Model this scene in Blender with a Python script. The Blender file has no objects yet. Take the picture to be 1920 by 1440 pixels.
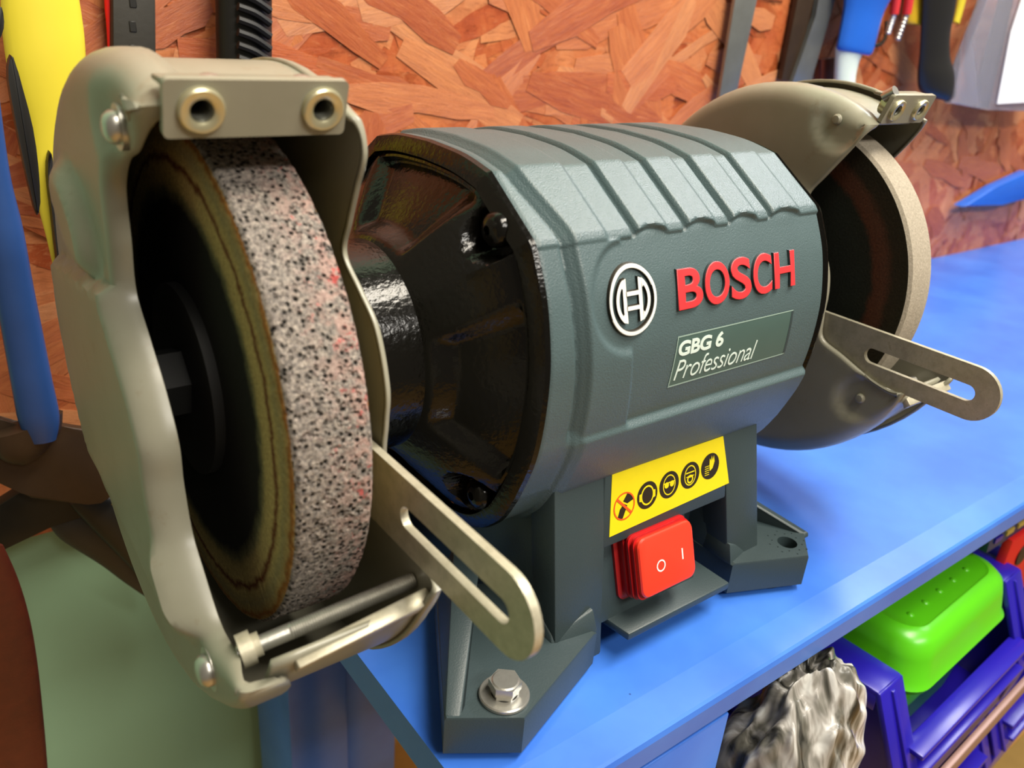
import bpy, bmesh, math, random
from mathutils import Vector, Matrix, noise
random.seed(7)
C = bpy.context.scene.collection
S = 0.001                       # everything below is written in millimetres
PI = math.pi

# ------------------------------------------------------------------ camera, world, lights, exposure
CAM = (-65.54, -241.67, 111.94)
ROWS = ((0.8000084, -0.5957327, 0.0713378), (-0.1976132, -0.3738874, -0.9061773), (0.5665118, 0.7108522, -0.4168377))
FPX = 1543.09
cam = bpy.data.cameras.new('camera'); camo = bpy.data.objects.new('camera', cam); C.objects.link(camo)
cam.sensor_width = 36.0; cam.lens = FPX / 1920 * 36.0; cam.clip_start = 0.005; cam.clip_end = 20
r, d, f = [Vector(v) for v in ROWS]
camo.matrix_world = Matrix(((r.x, -d.x, -f.x, CAM[0]*S), (r.y, -d.y, -f.y, CAM[1]*S), (r.z, -d.z, -f.z, CAM[2]*S), (0, 0, 0, 1)))
cam.dof.use_dof = True; cam.dof.focus_distance = 0.31; cam.dof.aperture_fstop = 14.0
bpy.context.scene.camera = camo

sc = bpy.context.scene
w = bpy.data.worlds.new('world'); sc.world = w; w.use_nodes = True
bgn = w.node_tree.nodes['Background']; bgn.inputs[0].default_value = (1.0, 0.86, 0.66, 1); bgn.inputs[1].default_value = 0.20
sc.view_settings.view_transform = 'Standard'; sc.view_settings.look = 'None'
sc.view_settings.gamma = 1; sc.view_settings.use_curve_mapping = False
sc.view_settings.exposure = 0.0

def area(name, loc, target, sx, sy, power, col):
    l = bpy.data.lights.new(name, 'AREA'); l.shape = 'RECTANGLE'; l.size = sx; l.size_y = sy; l.energy = power; l.color = col
    o = bpy.data.objects.new(name, l); C.objects.link(o); o.location = loc
    o.rotation_euler = (Vector(target) - Vector(loc)).to_track_quat('-Z', 'Y').to_euler()
    return o
# a ceiling luminaire of the workshop between two added fill lamps
area('ceiling_or_fill_light', (0.35, -1.7, 1.3), (0.25, 0.0, 0.0), 1.1, 0.25, 30, (1.0, 0.95, 0.86))  # added fill lamp that lifts the front faces
area('ceiling_or_fill_light', (0.45, -0.42, 1.15), (0.2, 0.0, 0.0), 1.1, 0.25, 33, (1.0, 0.92, 0.78))
area('ceiling_or_fill_light', (1.7, 0.0, 1.3), (0.7, 0.0, 0.0), 0.9, 0.2, 24, (0.95, 0.96, 1.0))  # added lamp to brighten the bench top at the right

def at(u, v, y):
    """point (mm) seen at photo pixel u,v on the vertical plane y"""
    a, b = (u - 960) / FPX, (v - 720) / FPX
    dr = r * a + d * b + f
    t = (y - CAM[1]) / dr.y
    return Vector((CAM[0] + t * dr.x, y, CAM[2] + t * dr.z))

# ------------------------------------------------------------------ materials
def lin(h):
    h = h.lstrip('#'); o = []
    for i in (0, 2, 4):
        c = int(h[i:i+2], 16) / 255; o.append(c / 12.92 if c <= .04045 else ((c + .055) / 1.055) ** 2.4)
    return (*o, 1)
class NT:
    def __init__(s, name):
        s.m = bpy.data.materials.new(name); s.m.use_nodes = True; s.t = s.m.node_tree; s.n = s.t.nodes; s.l = s.t.links
        s.b = s.n['Principled BSDF']
        tc = s.n.new('ShaderNodeTexCoord'); s.obj = tc.outputs['Object']
    def link(s, a, b): s.l.new(a, b)
    def noise(s, scale, detail=4, rough=.55, vec=None, dist=0):
        n = s.n.new('ShaderNodeTexNoise'); n.inputs['Scale'].default_value = scale; n.inputs['Detail'].default_value = detail
        n.inputs['Roughness'].default_value = rough; n.inputs['Distortion'].default_value = dist
        s.link(vec or s.obj, n.inputs['Vector']); return n.outputs['Fac']
    def vor(s, scale, feat='F1', vec=None):
        n = s.n.new('ShaderNodeTexVoronoi'); n.feature = feat; n.inputs['Scale'].default_value = scale
        s.link(vec or s.obj, n.inputs['Vector']); return n
    def ramp(s, fac, stops, interp='LINEAR'):
        n = s.n.new('ShaderNodeValToRGB'); s.link(fac, n.inputs[0]); e = n.color_ramp.elements; n.color_ramp.interpolation = interp
        while len(e) < len(stops): e.new(.5)
        for i, (p, c) in enumerate(stops):
            e[i].position = p; e[i].color = lin(c) if isinstance(c, str) else (c, c, c, 1)
        return n.outputs[0]
    def mix(s, fac, a, b, mode='MIX'):
        n = s.n.new('ShaderNodeMix'); n.data_type = 'RGBA'; n.blend_type = mode
        for k_, v in ((0, fac), (6, a), (7, b)):
            sock = n.inputs[k_]
            if isinstance(v, (int, float)): sock.default_value = v if k_ == 0 else (v, v, v, 1)
            elif isinstance(v, str): sock.default_value = lin(v)
            elif isinstance(v, tuple): sock.default_value = v
            else: s.link(v, sock)
        return n.outputs[2]
    def math(s, op, a, b=0.0):
        n = s.n.new('ShaderNodeMath'); n.operation = op
        for i, v in enumerate((a, b)):
            if isinstance(v, (int, float)): n.inputs[i].default_value = v
            else: s.link(v, n.inputs[i])
        return n.outputs[0]
    def bump(s, h, strength, dist=.0005, prev=None):
        n = s.n.new('ShaderNodeBump'); n.inputs['Strength'].default_value = strength; n.inputs['Distance'].default_value = dist
        s.link(h, n.inputs['Height'])
        if prev is not None: s.link(prev, n.inputs['Normal'])
        s.link(n.outputs[0], s.b.inputs['Normal']); return n.outputs[0]
    def col(s, c):
        if isinstance(c, str): s.b.inputs['Base Color'].default_value = lin(c)
        else: s.link(c, s.b.inputs['Base Color'])
    def set(s, rough=None, metal=None, coat=None, trans=None, ior=None, alpha=None, spec=None):
        for k, v in (('Roughness', rough), ('Metallic', metal), ('Coat Weight', coat), ('Transmission Weight', trans), ('IOR', ior), ('Alpha', alpha), ('Specular IOR Level', spec)):
            if v is not None:
                if isinstance(v, (int, float)): s.b.inputs[k].default_value = v
                else: s.link(v, s.b.inputs[k])
def simple(name, c, rough=.5, metal=0, vary=.12, scale=120, bump=.0, bscale=900, spec=None):
    t = NT(name); n = t.noise(scale, 4)
    v = t.mix(t.math('MULTIPLY', n, vary * 2), c, '000000') if vary else c
    t.col(v); t.set(rough=rough, metal=metal, spec=spec)
    if bump: t.bump(t.noise(bscale, 3), bump, .0004)
    return t.m

M = {}
def grainy(name, c, rough, bs, scale=1700, dust=True):
    t = NT(name); n = t.noise(60, 4)
    base = t.mix(t.math('MULTIPLY', n, .22), c, '1c2a2c')
    if dust:
        sp = t.vor(420); fac = t.ramp(sp.outputs['Distance'], [(0.0, 1.0), (.055, 0.0)])
        keep = t.ramp(t.noise(150, 2), [(.56, 0.0), (.62, 1.0)])
        base = t.mix(t.math('MULTIPLY', t.math('MULTIPLY', fac, keep), .7), base, 'a8b0a4')
    t.col(base); t.set(rough=rough)
    t.bump(t.noise(scale, 2, .6), bs, .0003); return t.m
M['housing'] = grainy('housing_plastic', '4b5d60', .40, .6)
M['stand'] = grainy('stand_plastic', '323f42', .45, .25)
def black_gloss():
    t = NT('black_gloss_paint'); t.col('0a0907'); t.set(rough=.17, spec=.32)
    t.bump(t.noise(520, 3, .5), .35, .0006); return t.m
M['black_gloss'] = black_gloss()
def guard_paint():
    t = NT('guard_grey_paint'); n = t.noise(35, 5)
    base = t.mix(t.ramp(n, [(.35, 0.0), (.75, .45)]), '8d8a7a', '71705c')
    dirt = t.ramp(t.noise(90, 6, .7), [(.60, 0.0), (.72, 1.0)])
    base = t.mix(t.math('MULTIPLY', dirt, .35), base, '6a4f2c')
    t.col(base); t.set(rough=.36, spec=.6); t.bump(t.noise(500, 3), .06, .0004); return t.m
M['guard'] = guard_paint()
def bare_edge():
    t = NT('worn_sheet_metal'); n = t.noise(160, 5, .7)
    t.col(t.ramp(n, [(.35, 'a39d88'), (.6, 'b9b39e'), (.75, '8b7f64')])); t.set(rough=.38, metal=.35)
    t.bump(t.noise(700, 3), .1, .0003); return t.m
M['arm'] = bare_edge()
M['steel'] = simple('zinc_steel', 'cac8c0', .33, .85, .15, 300, .1)
M['nut'] = simple('zinc_nut', 'd6d0ac', .3, .75, .1, 300, .1)
M['dark_steel'] = simple('dark_steel', '262626', .3, .8, .1, 300)
M['white_plastic'] = simple('white_print', 'e4e6df', .5, 0, .05)
M['red_plastic'] = simple('red_lettering', 'd8353a', .42, 0, .08, 200)
M['switch_red'] = simple('switch_red', 'ec3a24', .33, 0, .04, 200)
M['boot_red'] = simple('switch_boot_red', 'b81a1c', .3, 0, .08, 200)
M['sticker'] = simple('yellow_sticker', 'e6d312', .45, 0, .03, 200)
M['ink'] = simple('black_ink', '241d10', .5, 0, 0)
M['orange_ink'] = simple('orange_ink', 'e0541a', .5, 0, 0)
M['bore'] = simple('bore_steel', '6a6a60', .4, .6, .1, 300)  # darker than the inserts, shade of the holes put into the colour
M['rubber'] = simple('rubber_and_shade_black', '0b0b0b', .7, 0, .1)  # rubber pads, and black standing in for shade on hub and bores
M['print_panel'] = simple('printed_panel', '48605b', .35, 0, .06, 90)
M['print_text'] = simple('pale_print', 'd4e4dc', .45, 0, 0)
M['print_line'] = simple('pale_line', '8fa69c', .45, 0, 0)
def bench_paint():
    t = NT('blue_bench_paint'); n = t.noise(14, 5, .6)
    base = t.mix(t.ramp(n, [(.35, 0.0), (.7, 1.0)]), '3468c8', '427bd8')
    sp = t.vor(60); dot = t.ramp(sp.outputs['Distance'], [(.02, 1.0), (.035, 0.0)])
    base = t.mix(t.math('MULTIPLY', dot, t.ramp(t.noise(31, 1), [(.56, 0.0), (.6, .7)])), base, '1a3560')
    t.col(base); t.set(rough=t.math('ADD', t.math('MULTIPLY', t.noise(25, 4), .12), .26), spec=.6)
    t.bump(t.noise(90, 4), .05, .0006); return t.m
M['bench'] = bench_paint()
def wheel_mat(name, kind):
    t = NT(name)
    pores = t.vor(620); pr_ = t.ramp(pores.outputs['Distance'], [(.20, 0.0), (.46, 1.0)])
    keep = t.ramp(t.noise(380, 3, .7), [(.50, 0.0), (.60, 1.0)])
    sepx = t.n.new('ShaderNodeSeparateXYZ'); t.link(t.obj, sepx.inputs[0])
    gr = t.ramp(t.noise(1100, 3, .8), [(.26, '2f2c2a'), (.42, '716b66'), (.58, 'a0968c'), (.78, 'd2c6b6')])
    if kind == 'rim':
        pink = t.ramp(t.noise(230, 4, .7), [(.44, 0.0), (.58, .8)])
        side = t.ramp(t.math('ADD', t.math('MULTIPLY', sepx.outputs[0], 45.0), .5), [(.30, 0.05), (.9, .95)])
        gr = t.mix(t.math('MULTIPLY', pink, side), gr, 'b8958a')
        hot = t.ramp(t.noise(190, 5, .75), [(.60, 0.0), (.64, 1.0)])
        gr = t.mix(t.math('MULTIPLY', hot, side), gr, 'bc5450')
    if kind == 'rim':
        dark = t.mix(1.0, gr, t.mix(t.math('MULTIPLY', pr_, 1.0), '0c0a09', 'ffffff'), 'MULTIPLY')
        c = t.mix(keep, dark, gr)
        t.bump(t.math('ADD', t.math('MULTIPLY', t.noise(800, 4, .8), 1.0), t.math('MULTIPLY', pr_, .9)), .95, .0011)
    elif kind == 'grey_rim':
        c = t.mix(.5, gr, '9d9480'); c = t.mix(.35, c, 'a49a88'); t.bump(t.noise(900, 4, .8), .6, .0006)
    else:
        rad = t.math('POWER', t.math('ADD', t.math('POWER', sepx.outputs[1], 2.0), t.math('POWER', sepx.outputs[2], 2.0)), .5)
        rn = t.math('ADD', t.math('MULTIPLY', rad, 10.0), t.math('MULTIPLY', t.math('ADD', t.noise(90, 6, .75), -.5), .075))
        if kind == 'side':
            rings = t.ramp(rn, [(.0, '101010'), (.54, '141412'), (.57, '6c6a4c'), (.60, 'c0ac70'), (.645, 'd0b878'), (.664, '6a2a10'), (.684, 'ccb474'), (.72, 'ac9e70'), (.745, 'b89e64'), (.760, '9a5c1c'), (.78, 'c0a468')])
        else:
            rings = t.ramp(rn, [(.0, '121411'), (.26, '1a1d18'), (.50, '23271f'), (.555, '25261c'), (.58, '5a3320'), (.63, '5c3826'), (.665, '33291a'), (.74, '2c2818')])
        c = t.mix(t.math('MULTIPLY', t.ramp(t.noise(900, 4, .8), [(.3, 1.0), (.7, 0.0)]), .55), rings, '0a0a08')
        t.bump(t.noise(900, 4, .8), .7, .0008)
    t.col(c); t.set(rough=.85, spec=.2); return t.m
M['rim_rough'] = wheel_mat('abrasive_rim', 'rim'); M['side_rough'] = wheel_mat('abrasive_side', 'side')
M['rim_grey'] = wheel_mat('abrasive_rim_grey', 'grey_rim'); M['side_dark'] = wheel_mat('abrasive_side_dark', 'dark')
def osb(name, k):
    t = NT(name); mp = t.n.new('ShaderNodeMapping'); mp.inputs['Scale'].default_value = (1, 1, 9) if k else (1, 1, 1)
    t.link(t.obj, mp.inputs[0]); g = t.noise(34, 6, .7, mp.outputs[0], .6)
    oi = t.n.new('ShaderNodeObjectInfo')
    b = t.ramp(g, [(.28, '7a2f12'), (.44, 'a8512a'), (.6, 'c4703c'), (.78, 'da9058')])
    if k:
        tint = t.ramp(oi.outputs['Random'], [(.0, '9c5030'), (.3, 'b96c44'), (.6, 'cc8656'), (.85, 'd9a06e'), (1.0, 'b5582e')])
        b = t.mix(.55, b, tint)
    else:
        at_ = t.n.new('ShaderNodeAttribute'); at_.attribute_name = 'tint'
        tint = t.ramp(at_.outputs['Fac'], [(.0, '6e2c14'), (.25, 'a85030'), (.6, 'c67a4c'), (1.0, 'd69a6a')])
        b = t.mix(.5, b, tint)
    mp2 = t.n.new('ShaderNodeMapping'); mp2.inputs['Scale'].default_value = (1, 1, 14) if k else (1, 1, 3)
    t.link(t.obj, mp2.inputs[0]); g2 = t.noise(70, 5, .75, mp2.outputs[0], 1.2)
    b = t.mix(t.math('MULTIPLY', t.ramp(g2, [(.30, 1.0), (.46, 0.0)]), .55), b, '5a1f0a')
    b = t.mix(t.math('MULTIPLY', t.ramp(g2, [(.56, 0.0), (.72, 1.0)]), .35), b, 'ecb27e')
    b = t.mix(t.math('MULTIPLY', t.ramp(t.noise(9, 3), [(.4, 0.0), (.7, 1.0)]), .3), b, '9a4420')
    t.col(b); t.set(rough=.3, spec=.5); t.bump(t.math('ADD', g, g2), .4, .0009); return t.m
M['osb_strand'] = osb('osb_strand', 1); M['osb'] = osb('osb_board', 0)
M['green_wall'] = simple('green_wall_paint', '93bb9a', .6, 0, .08, 6)
M['floor'] = simple('floor_wood', 'c9a05c', .4, 0, .2, 20)
M['yellow_tool'] = simple('yellow_grip', 'dccb38', .4, 0, .05, 60)
M['yellow_dull'] = simple('yellow_tag', 'e0b41a', .45, 0, .08, 60)
M['black_grip'] = simple('black_grip', '141310', .5, 0, .1, 60)
M['grey_grip'] = simple('grey_grip', '36342f', .55, 0, .12, 60, .25, 300)
M['red_bright'] = simple('red_bright', 'd81a10', .35, 0, .05)
M['blue_tool'] = simple('blue_grip', '1f62c8', .35, 0, .06, 60)
M['blue_dark'] = simple('blue_handle_dark', '274a86', .4, 0, .2, 40)
M['pale_tool'] = simple('pale_plastic', 'd8e6dc', .4, 0, .04)
M['tool_metal'] = simple('tool_metal', '9da09a', .35, .7, .2, 60, .1)
M['brown_metal'] = simple('brown_metal', '4a3828', .5, .4, .3, 60, .3, 200)
M['dark_metal'] = simple('dark_metal', '2e2c24', .45, .5, .3, 60)
M['red_brown'] = simple('red_brown_wood', '642610', .5, 0, .3, 150, .4, 600)
M['tan_wood'] = simple('tan_wood', 'c99a54', .5, 0, .15, 40)
M['bin_blue'] = simple('bin_blue', '2318a0', .28, 0, .08, 40)
M['green_box'] = simple('lime_green_plastic', '58c414', .3, 0, .04, 40)
M['rail'] = simple('beige_rail', '94746a', .4, .2, .08, 60)
M['red_pack'] = simple('red_package', 'd8201c', .4, 0, .1, 60)
M['navy_print'] = simple('navy_print', '1f3460', .4, 0, .1, 60)
M['gold_print'] = simple('gold_print', 'c0a850', .5, 0, .1, 60)
M['paper'] = simple('white_paper', 'f4f4f4', .6, 0, 0)
def clear():
    t = NT('clear_plastic'); t.col('e6e6f4'); t.set(rough=.12, trans=.85, ior=1.3); return t.m
M['clear'] = clear()
def bagmat():
    t = NT('crumpled_plastic_film'); n = t.noise(30, 4, .6, None, 1.0)
    mp = t.n.new('ShaderNodeMapping'); mp.inputs['Rotation'].default_value = (0, .6, 0); mp.inputs['Scale'].default_value = (3.2, 2, .8); t.link(t.obj, mp.inputs[0]); n = t.noise(26, 3, .5, mp.outputs[0], 1.5)
    t.col(t.ramp(n, [(.36, '2a2a26'), (.46, '6e6c64'), (.56, 'a8a49e'), (.66, 'dededa')])); t.set(rough=.25, trans=.1, ior=1.4); return t.m
M['bag'] = bagmat()

# ------------------------------------------------------------------ object helpers
ORG = {}
def fix_mesh(me, angle=38):
    for p in me.polygons: p.use_smooth = True
    try: me.set_sharp_from_angle(angle=math.radians(angle))
    except Exception: pass
def thing(name, label, cat, base, group=None, rotz=0):
    o = bpy.data.objects.new(name, None); C.objects.link(o); o.location = Vector(base) * S; o.empty_display_size = .01
    o['label'] = label; o['category'] = cat
    if group: o['group'] = group
    ORG[o.name] = Vector(base); return o
def obj(name, bm, m, parent=None, origin=None, angle=38, label=None):
    """bm has world millimetre coordinates"""
    vs = [v.co for v in bm.verts]
    if origin is None:
        origin = ORG[parent.name] if parent else Vector((sum(v.x for v in vs)/len(vs), sum(v.y for v in vs)/len(vs), min(v.z for v in vs)))
    origin = Vector(origin)
    for v in bm.verts: v.co = (v.co - origin) * S
    bmesh.ops.recalc_face_normals(bm, faces=bm.faces)
    me = bpy.data.meshes.new(name); bm.to_mesh(me); bm.free()
    fix_mesh(me, angle)
    for mm in (m if isinstance(m, (list, tuple)) else [m]): me.materials.append(mm)
    o = bpy.data.objects.new(name, me); C.objects.link(o)
    if parent:
        o.parent = parent; o.location = (origin - ORG[parent.name]) * S
    else: o.location = origin * S
    ORG[o.name] = origin
    if label: o['label'] = label
    return o
def tag(o, label, cat, group=None):
    o['label'] = label; o['category'] = cat
    if group: o['group'] = group
    return o
def B(): return bmesh.new()
def add_box(bm, x0, x1, y0, y1, z0, z1, bev=0, seg=2):
    vs = [bm.verts.new(c) for c in ((x0,y0,z0),(x1,y0,z0),(x1,y1,z0),(x0,y1,z0),(x0,y0,z1),(x1,y0,z1),(x1,y1,z1),(x0,y1,z1))]
    fs = [bm.faces.new([vs[i] for i in q]) for q in ((3,2,1,0),(4,5,6,7),(0,1,5,4),(1,2,6,5),(2,3,7,6),(3,0,4,7))]
    if bev:
        es = list({e for fc in fs for e in fc.edges}); bmesh.ops.bevel(bm, geom=es, offset=bev, segments=seg, profile=.5, affect='EDGES')
    return vs
def add_hexa(bm, P, bev=0, seg=2):
    """8 corners: bottom loop 4 then top loop 4"""
    vs = [bm.verts.new(Vector(p)) for p in P]
    fs = [bm.faces.new([vs[i] for i in q]) for q in ((3,2,1,0),(4,5,6,7),(0,1,5,4),(1,2,6,5),(2,3,7,6),(3,0,4,7))]
    if bev:
        es = list({e for fc in fs for e in fc.edges}); bmesh.ops.bevel(bm, geom=es, offset=bev, segments=seg, profile=.5, affect='EDGES')
def frame(ax):
    ax = Vector(ax).normalized(); u = ax.orthogonal().normalized(); return ax, u, ax.cross(u)
def add_tube(bm, a, b, ra, rb=None, n=32, caps=True, hole=0):
    rb = ra if rb is None else rb; a = Vector(a); b = Vector(b); ax, u, v = frame(b - a)
    def ring(c, rr): return [bm.verts.new(c + (u*math.cos(2*PI*i/n) + v*math.sin(2*PI*i/n))*rr) for i in range(n)]
    A = ring(a, ra); Bq = ring(b, rb)
    for i in range(n): bm.faces.new([A[i], A[(i+1)%n], Bq[(i+1)%n], Bq[i]])
    if hole:
        A2 = ring(a, hole); B2 = ring(b, hole)
        for i in range(n):
            j = (i+1) % n
            bm.faces.new([A2[j], A2[i], B2[i], B2[j]]); bm.faces.new([A[j], A[i], A2[i], A2[j]]); bm.faces.new([Bq[i], Bq[j], B2[j], B2[i]])
    elif caps:
        bm.faces.new(A[::-1]); bm.faces.new(Bq)
def add_lathe(bm, prof, c, ax, n=48, close=False):
    """prof: (dist along axis, radius)"""
    c = Vector(c); ax, u, v = frame(ax); rings = []
    for (t, rr) in prof:
        rings.append([bm.verts.new(c + ax*t + (u*math.cos(2*PI*i/n) + v*math.sin(2*PI*i/n))*max(rr, .01)) for i in range(n)])
    seq = list(zip(rings, rings[1:])) + ([(rings[-1], rings[0])] if close else [])
    for A, Bq in seq:
        for i in range(n): bm.faces.new([A[i], A[(i+1)%n], Bq[(i+1)%n], Bq[i]])
    if not close: bm.faces.new(rings[0][::-1]); bm.faces.new(rings[-1])
def add_prism(bm, pts, fn0, fn1, bev=0, seg=2):
    """pts 2D polygon mapped through fn0/fn1 to the two faces"""
    A = [bm.verts.new(Vector(fn0(*p))) for p in pts]; Bq = [bm.verts.new(Vector(fn1(*p))) for p in pts]; n = len(pts)
    f1 = bm.faces.new(A[::-1]); f2 = bm.faces.new(Bq); fs = [f1, f2]
    for i in range(n): fs.append(bm.faces.new([A[i], A[(i+1)%n], Bq[(i+1)%n], Bq[i]]))
    if bev:
        es = list(set(f1.edges) | set(f2.edges)); bmesh.ops.bevel(bm, geom=es, offset=bev, segments=seg, profile=.5, affect='EDGES')
    return fs
def add_grid(bm, rows, closeu=False, closev=False):
    V = [[bm.verts.new(p) for p in row] for row in rows]; nu = len(V); nv = len(V[0])
    for i in range(nu if closeu else nu-1):
        for j in range(nv if closev else nv-1):
            bm.faces.new([V[i][j], V[(i+1)%nu][j], V[(i+1)%nu][(j+1)%nv], V[i][(j+1)%nv]])
    return V
def add_pipe(bm, pts, rr, n=12, closed=False):
    pts = [Vector(p) for p in pts]; rows = []; up = None
    for i, p in enumerate(pts):
        if closed: t = pts[(i+1)%len(pts)] - pts[i-1]
        else: t = pts[min(i+1, len(pts)-1)] - pts[max(i-1, 0)]
        t.normalize()
        if up is None: up = t.orthogonal().normalized()
        up = (up - t*up.dot(t)).normalized(); v = t.cross(up)
        q = rr[i] if isinstance(rr, (list, tuple)) else rr
        rows.append([p + (up*math.cos(2*PI*k/n) + v*math.sin(2*PI*k/n))*q for k in range(n)])
    V = add_grid(bm, rows, closed, True)
    if not closed: bm.faces.new(V[0][::-1]); bm.faces.new(V[-1])
def catmull(P, k=8, closed=False):
    P = [Vector(p) for p in P]; n = len(P); out = []
    rng = range(n if closed else n-1)
    for i in rng:
        p0 = P[(i-1) % n] if closed or i > 0 else P[i]; p1 = P[i]; p2 = P[(i+1) % n]; p3 = P[(i+2) % n] if closed or i+2 < n else P[min(i+1, n-1)]
        for j in range(k):
            t = j/k
            out.append(.5*((2*p1) + (-p0+p2)*t + (2*p0-5*p1+4*p2-p3)*t*t + (-p0+3*p1-3*p2+p3)*t*t*t))
    if not closed: out.append(P[-1])
    return out
def sm(a, b, x):
    t = max(0, min(1, (x-a)/(b-a))); return t*t*(3-2*t)
def solid(o, th, off=0):
    md = o.modifiers.new('sheet', 'SOLIDIFY'); md.thickness = th*S; md.offset = off; md.use_even_offset = False; return o
def loft(name, sects, m, parent=None, n=20, AX=None, flat=.7, ybase=None, label=None, origin=None):
    """sects: (centre Vector, half width, half depth): elliptical sections across x, stacked"""
    bm = B(); cs = [Vector(s_[0]) for s_ in sects]; rows = []
    for i, (c, a, b) in enumerate(sects):
        xv = Vector(a_ax) if (a_ax := AX[i] if AX else None) else Vector((1, 0, 0)); yv = Vector((0, 1, 0))
        rows.append([Vector(c) + xv*math.cos(2*PI*k/n)*a + yv*math.sin(2*PI*k/n)*b for k in range(n)])
    V = add_grid(bm, rows, False, True); bm.faces.new(V[0][::-1]); bm.faces.new(V[-1])
    return obj(name, bm, m, parent, origin=origin, label=label)
def px_loft(name, rows, y, m, parent=None, depth=.8, k=4, label=None):
    """rows: (u left, v left, u right, v right) in photo pixels on plane y"""
    P = []
    for (a, b, c_, d_) in rows: P.append((at(a, b, y), at(c_, d_, y)))
    L = catmull([p[0] for p in P], k); R_ = catmull([p[1] for p in P], k)
    s_ = [((p+q)/2, (q-p).length/2, (q-p).length/2*depth) for p, q in zip(L, R_)]
    return loft(name, s_, m, parent, label=label, AX=[(q-p).normalized() for p, q in zip(L, R_)])
def px_plate(name, px, y, th, m, parent=None, bev=0, smooth=0, label=None):
    P = [at(a, b, y) for a, b in px]
    if smooth: P = catmull(P, smooth, True)
    bm = B(); add_prism(bm, [(p.x, p.z) for p in P], lambda x, z: (x, y, z), lambda x, z: (x, y+th, z), bev)
    return obj(name, bm, m, parent, label=label)
def text_mesh(txt, h, th, bold=0.0, shear=0.0, round_=0.0, spacing=1.0):
    cu = bpy.data.curves.new('t', 'FONT'); cu.body = txt; cu.size = 10; cu.extrude = th/2*10/h if False else .5; cu.offset = bold; cu.shear = shear
    cu.space_character = spacing; cu.resolution_u = 6
    if round_: cu.bevel_depth = round_; cu.bevel_resolution = 1
    o = bpy.data.objects.new('t', cu); C.objects.link(o)
    dg = bpy.context.evaluated_depsgraph_get(); me = bpy.data.meshes.new_from_object(o.evaluated_get(dg))
    bpy.data.objects.remove(o); bm = B(); bm.from_mesh(me); bpy.data.meshes.remove(me)
    return bm
def fit_text(bm, x0, x1, z0, z1, surf, th, lo=None, hi=None):
    """map the flat text into the rectangle on surface y = surf(x,z), th proud of it"""
    xs = [v.co.x for v in bm.verts]; ys = [v.co.y for v in bm.verts]; a0, a1, b0, b1 = min(xs), max(xs), min(ys), max(ys)
    zs = [v.co.z for v in bm.verts]; zm, zM = min(zs), max(zs)
    for v in bm.verts:
        x = x0 + (v.co.x-a0)/(a1-a0)*(x1-x0); z = z0 + (v.co.y-b0)/(b1-b0)*(z1-z0); k = (v.co.z-zm)/(zM-zm)
        v.co = Vector((x, surf(x, z) + .4 - k*(th+.4), z))
    return bm

# ------------------------------------------------------------------ the setting: OSB board, painted wall, floor
WY = 197
bm = B(); add_box(bm, -90, 1500, WY, WY+12, -166, 420); wall = obj('wall_back', bm, M['osb']); wall['kind'] = 'structure'
me = wall.data; a_ = me.attributes.new('tint', 'FLOAT', 'POINT')
bm = B(); add_box(bm, -900, 2600, WY+14, WY+40, -900, 900); o = obj('wall_rear', bm, M['green_wall']); o['kind'] = 'structure'
bm = B(); add_box(bm, -900, 2600, -1600, WY+14, -920, -900); floor = obj('floor', bm, M['tan_wood']); floor['kind'] = 'structure'
for i in range(6):
    for j in range(3):
        bm = B(); add_box(bm, 900+j*300+(i % 2)*120, 1196+j*300+(i % 2)*120, -250+i*70, -183+i*70, -900, -897, .8, 1)
        obj('plank', bm, M['floor'], floor)

def strand_pts(L, Wd, j):
    n = 4; P = []
    for i in range(n+1): P.append((-L/2 + L*i/n, Wd/2*(1 + random.uniform(-j, j))*(.55 if i in (0, n) else 1)))
    for i in range(n, -1, -1): P.append((-L/2 + L*i/n + random.uniform(-2, 2), -Wd/2*(1 + random.uniform(-j, j))*(.55 if i in (0, n) else 1)))
    return P
rs = random.Random(11)
protos = []
for k in range(14):
    L = rs.uniform(50, 130); Wd = rs.uniform(12, 34)
    bm = B(); add_prism(bm, strand_pts(L, Wd, .35), lambda x, z: (x, 0, z), lambda x, z: (x, -.22, z))
    for v in bm.verts: v.co *= S
    bmesh.ops.recalc_face_normals(bm, faces=bm.faces)
    me = bpy.data.meshes.new('strand'); bm.to_mesh(me); bm.free(); me.materials.append(M['osb_strand']); protos.append(me)
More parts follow.
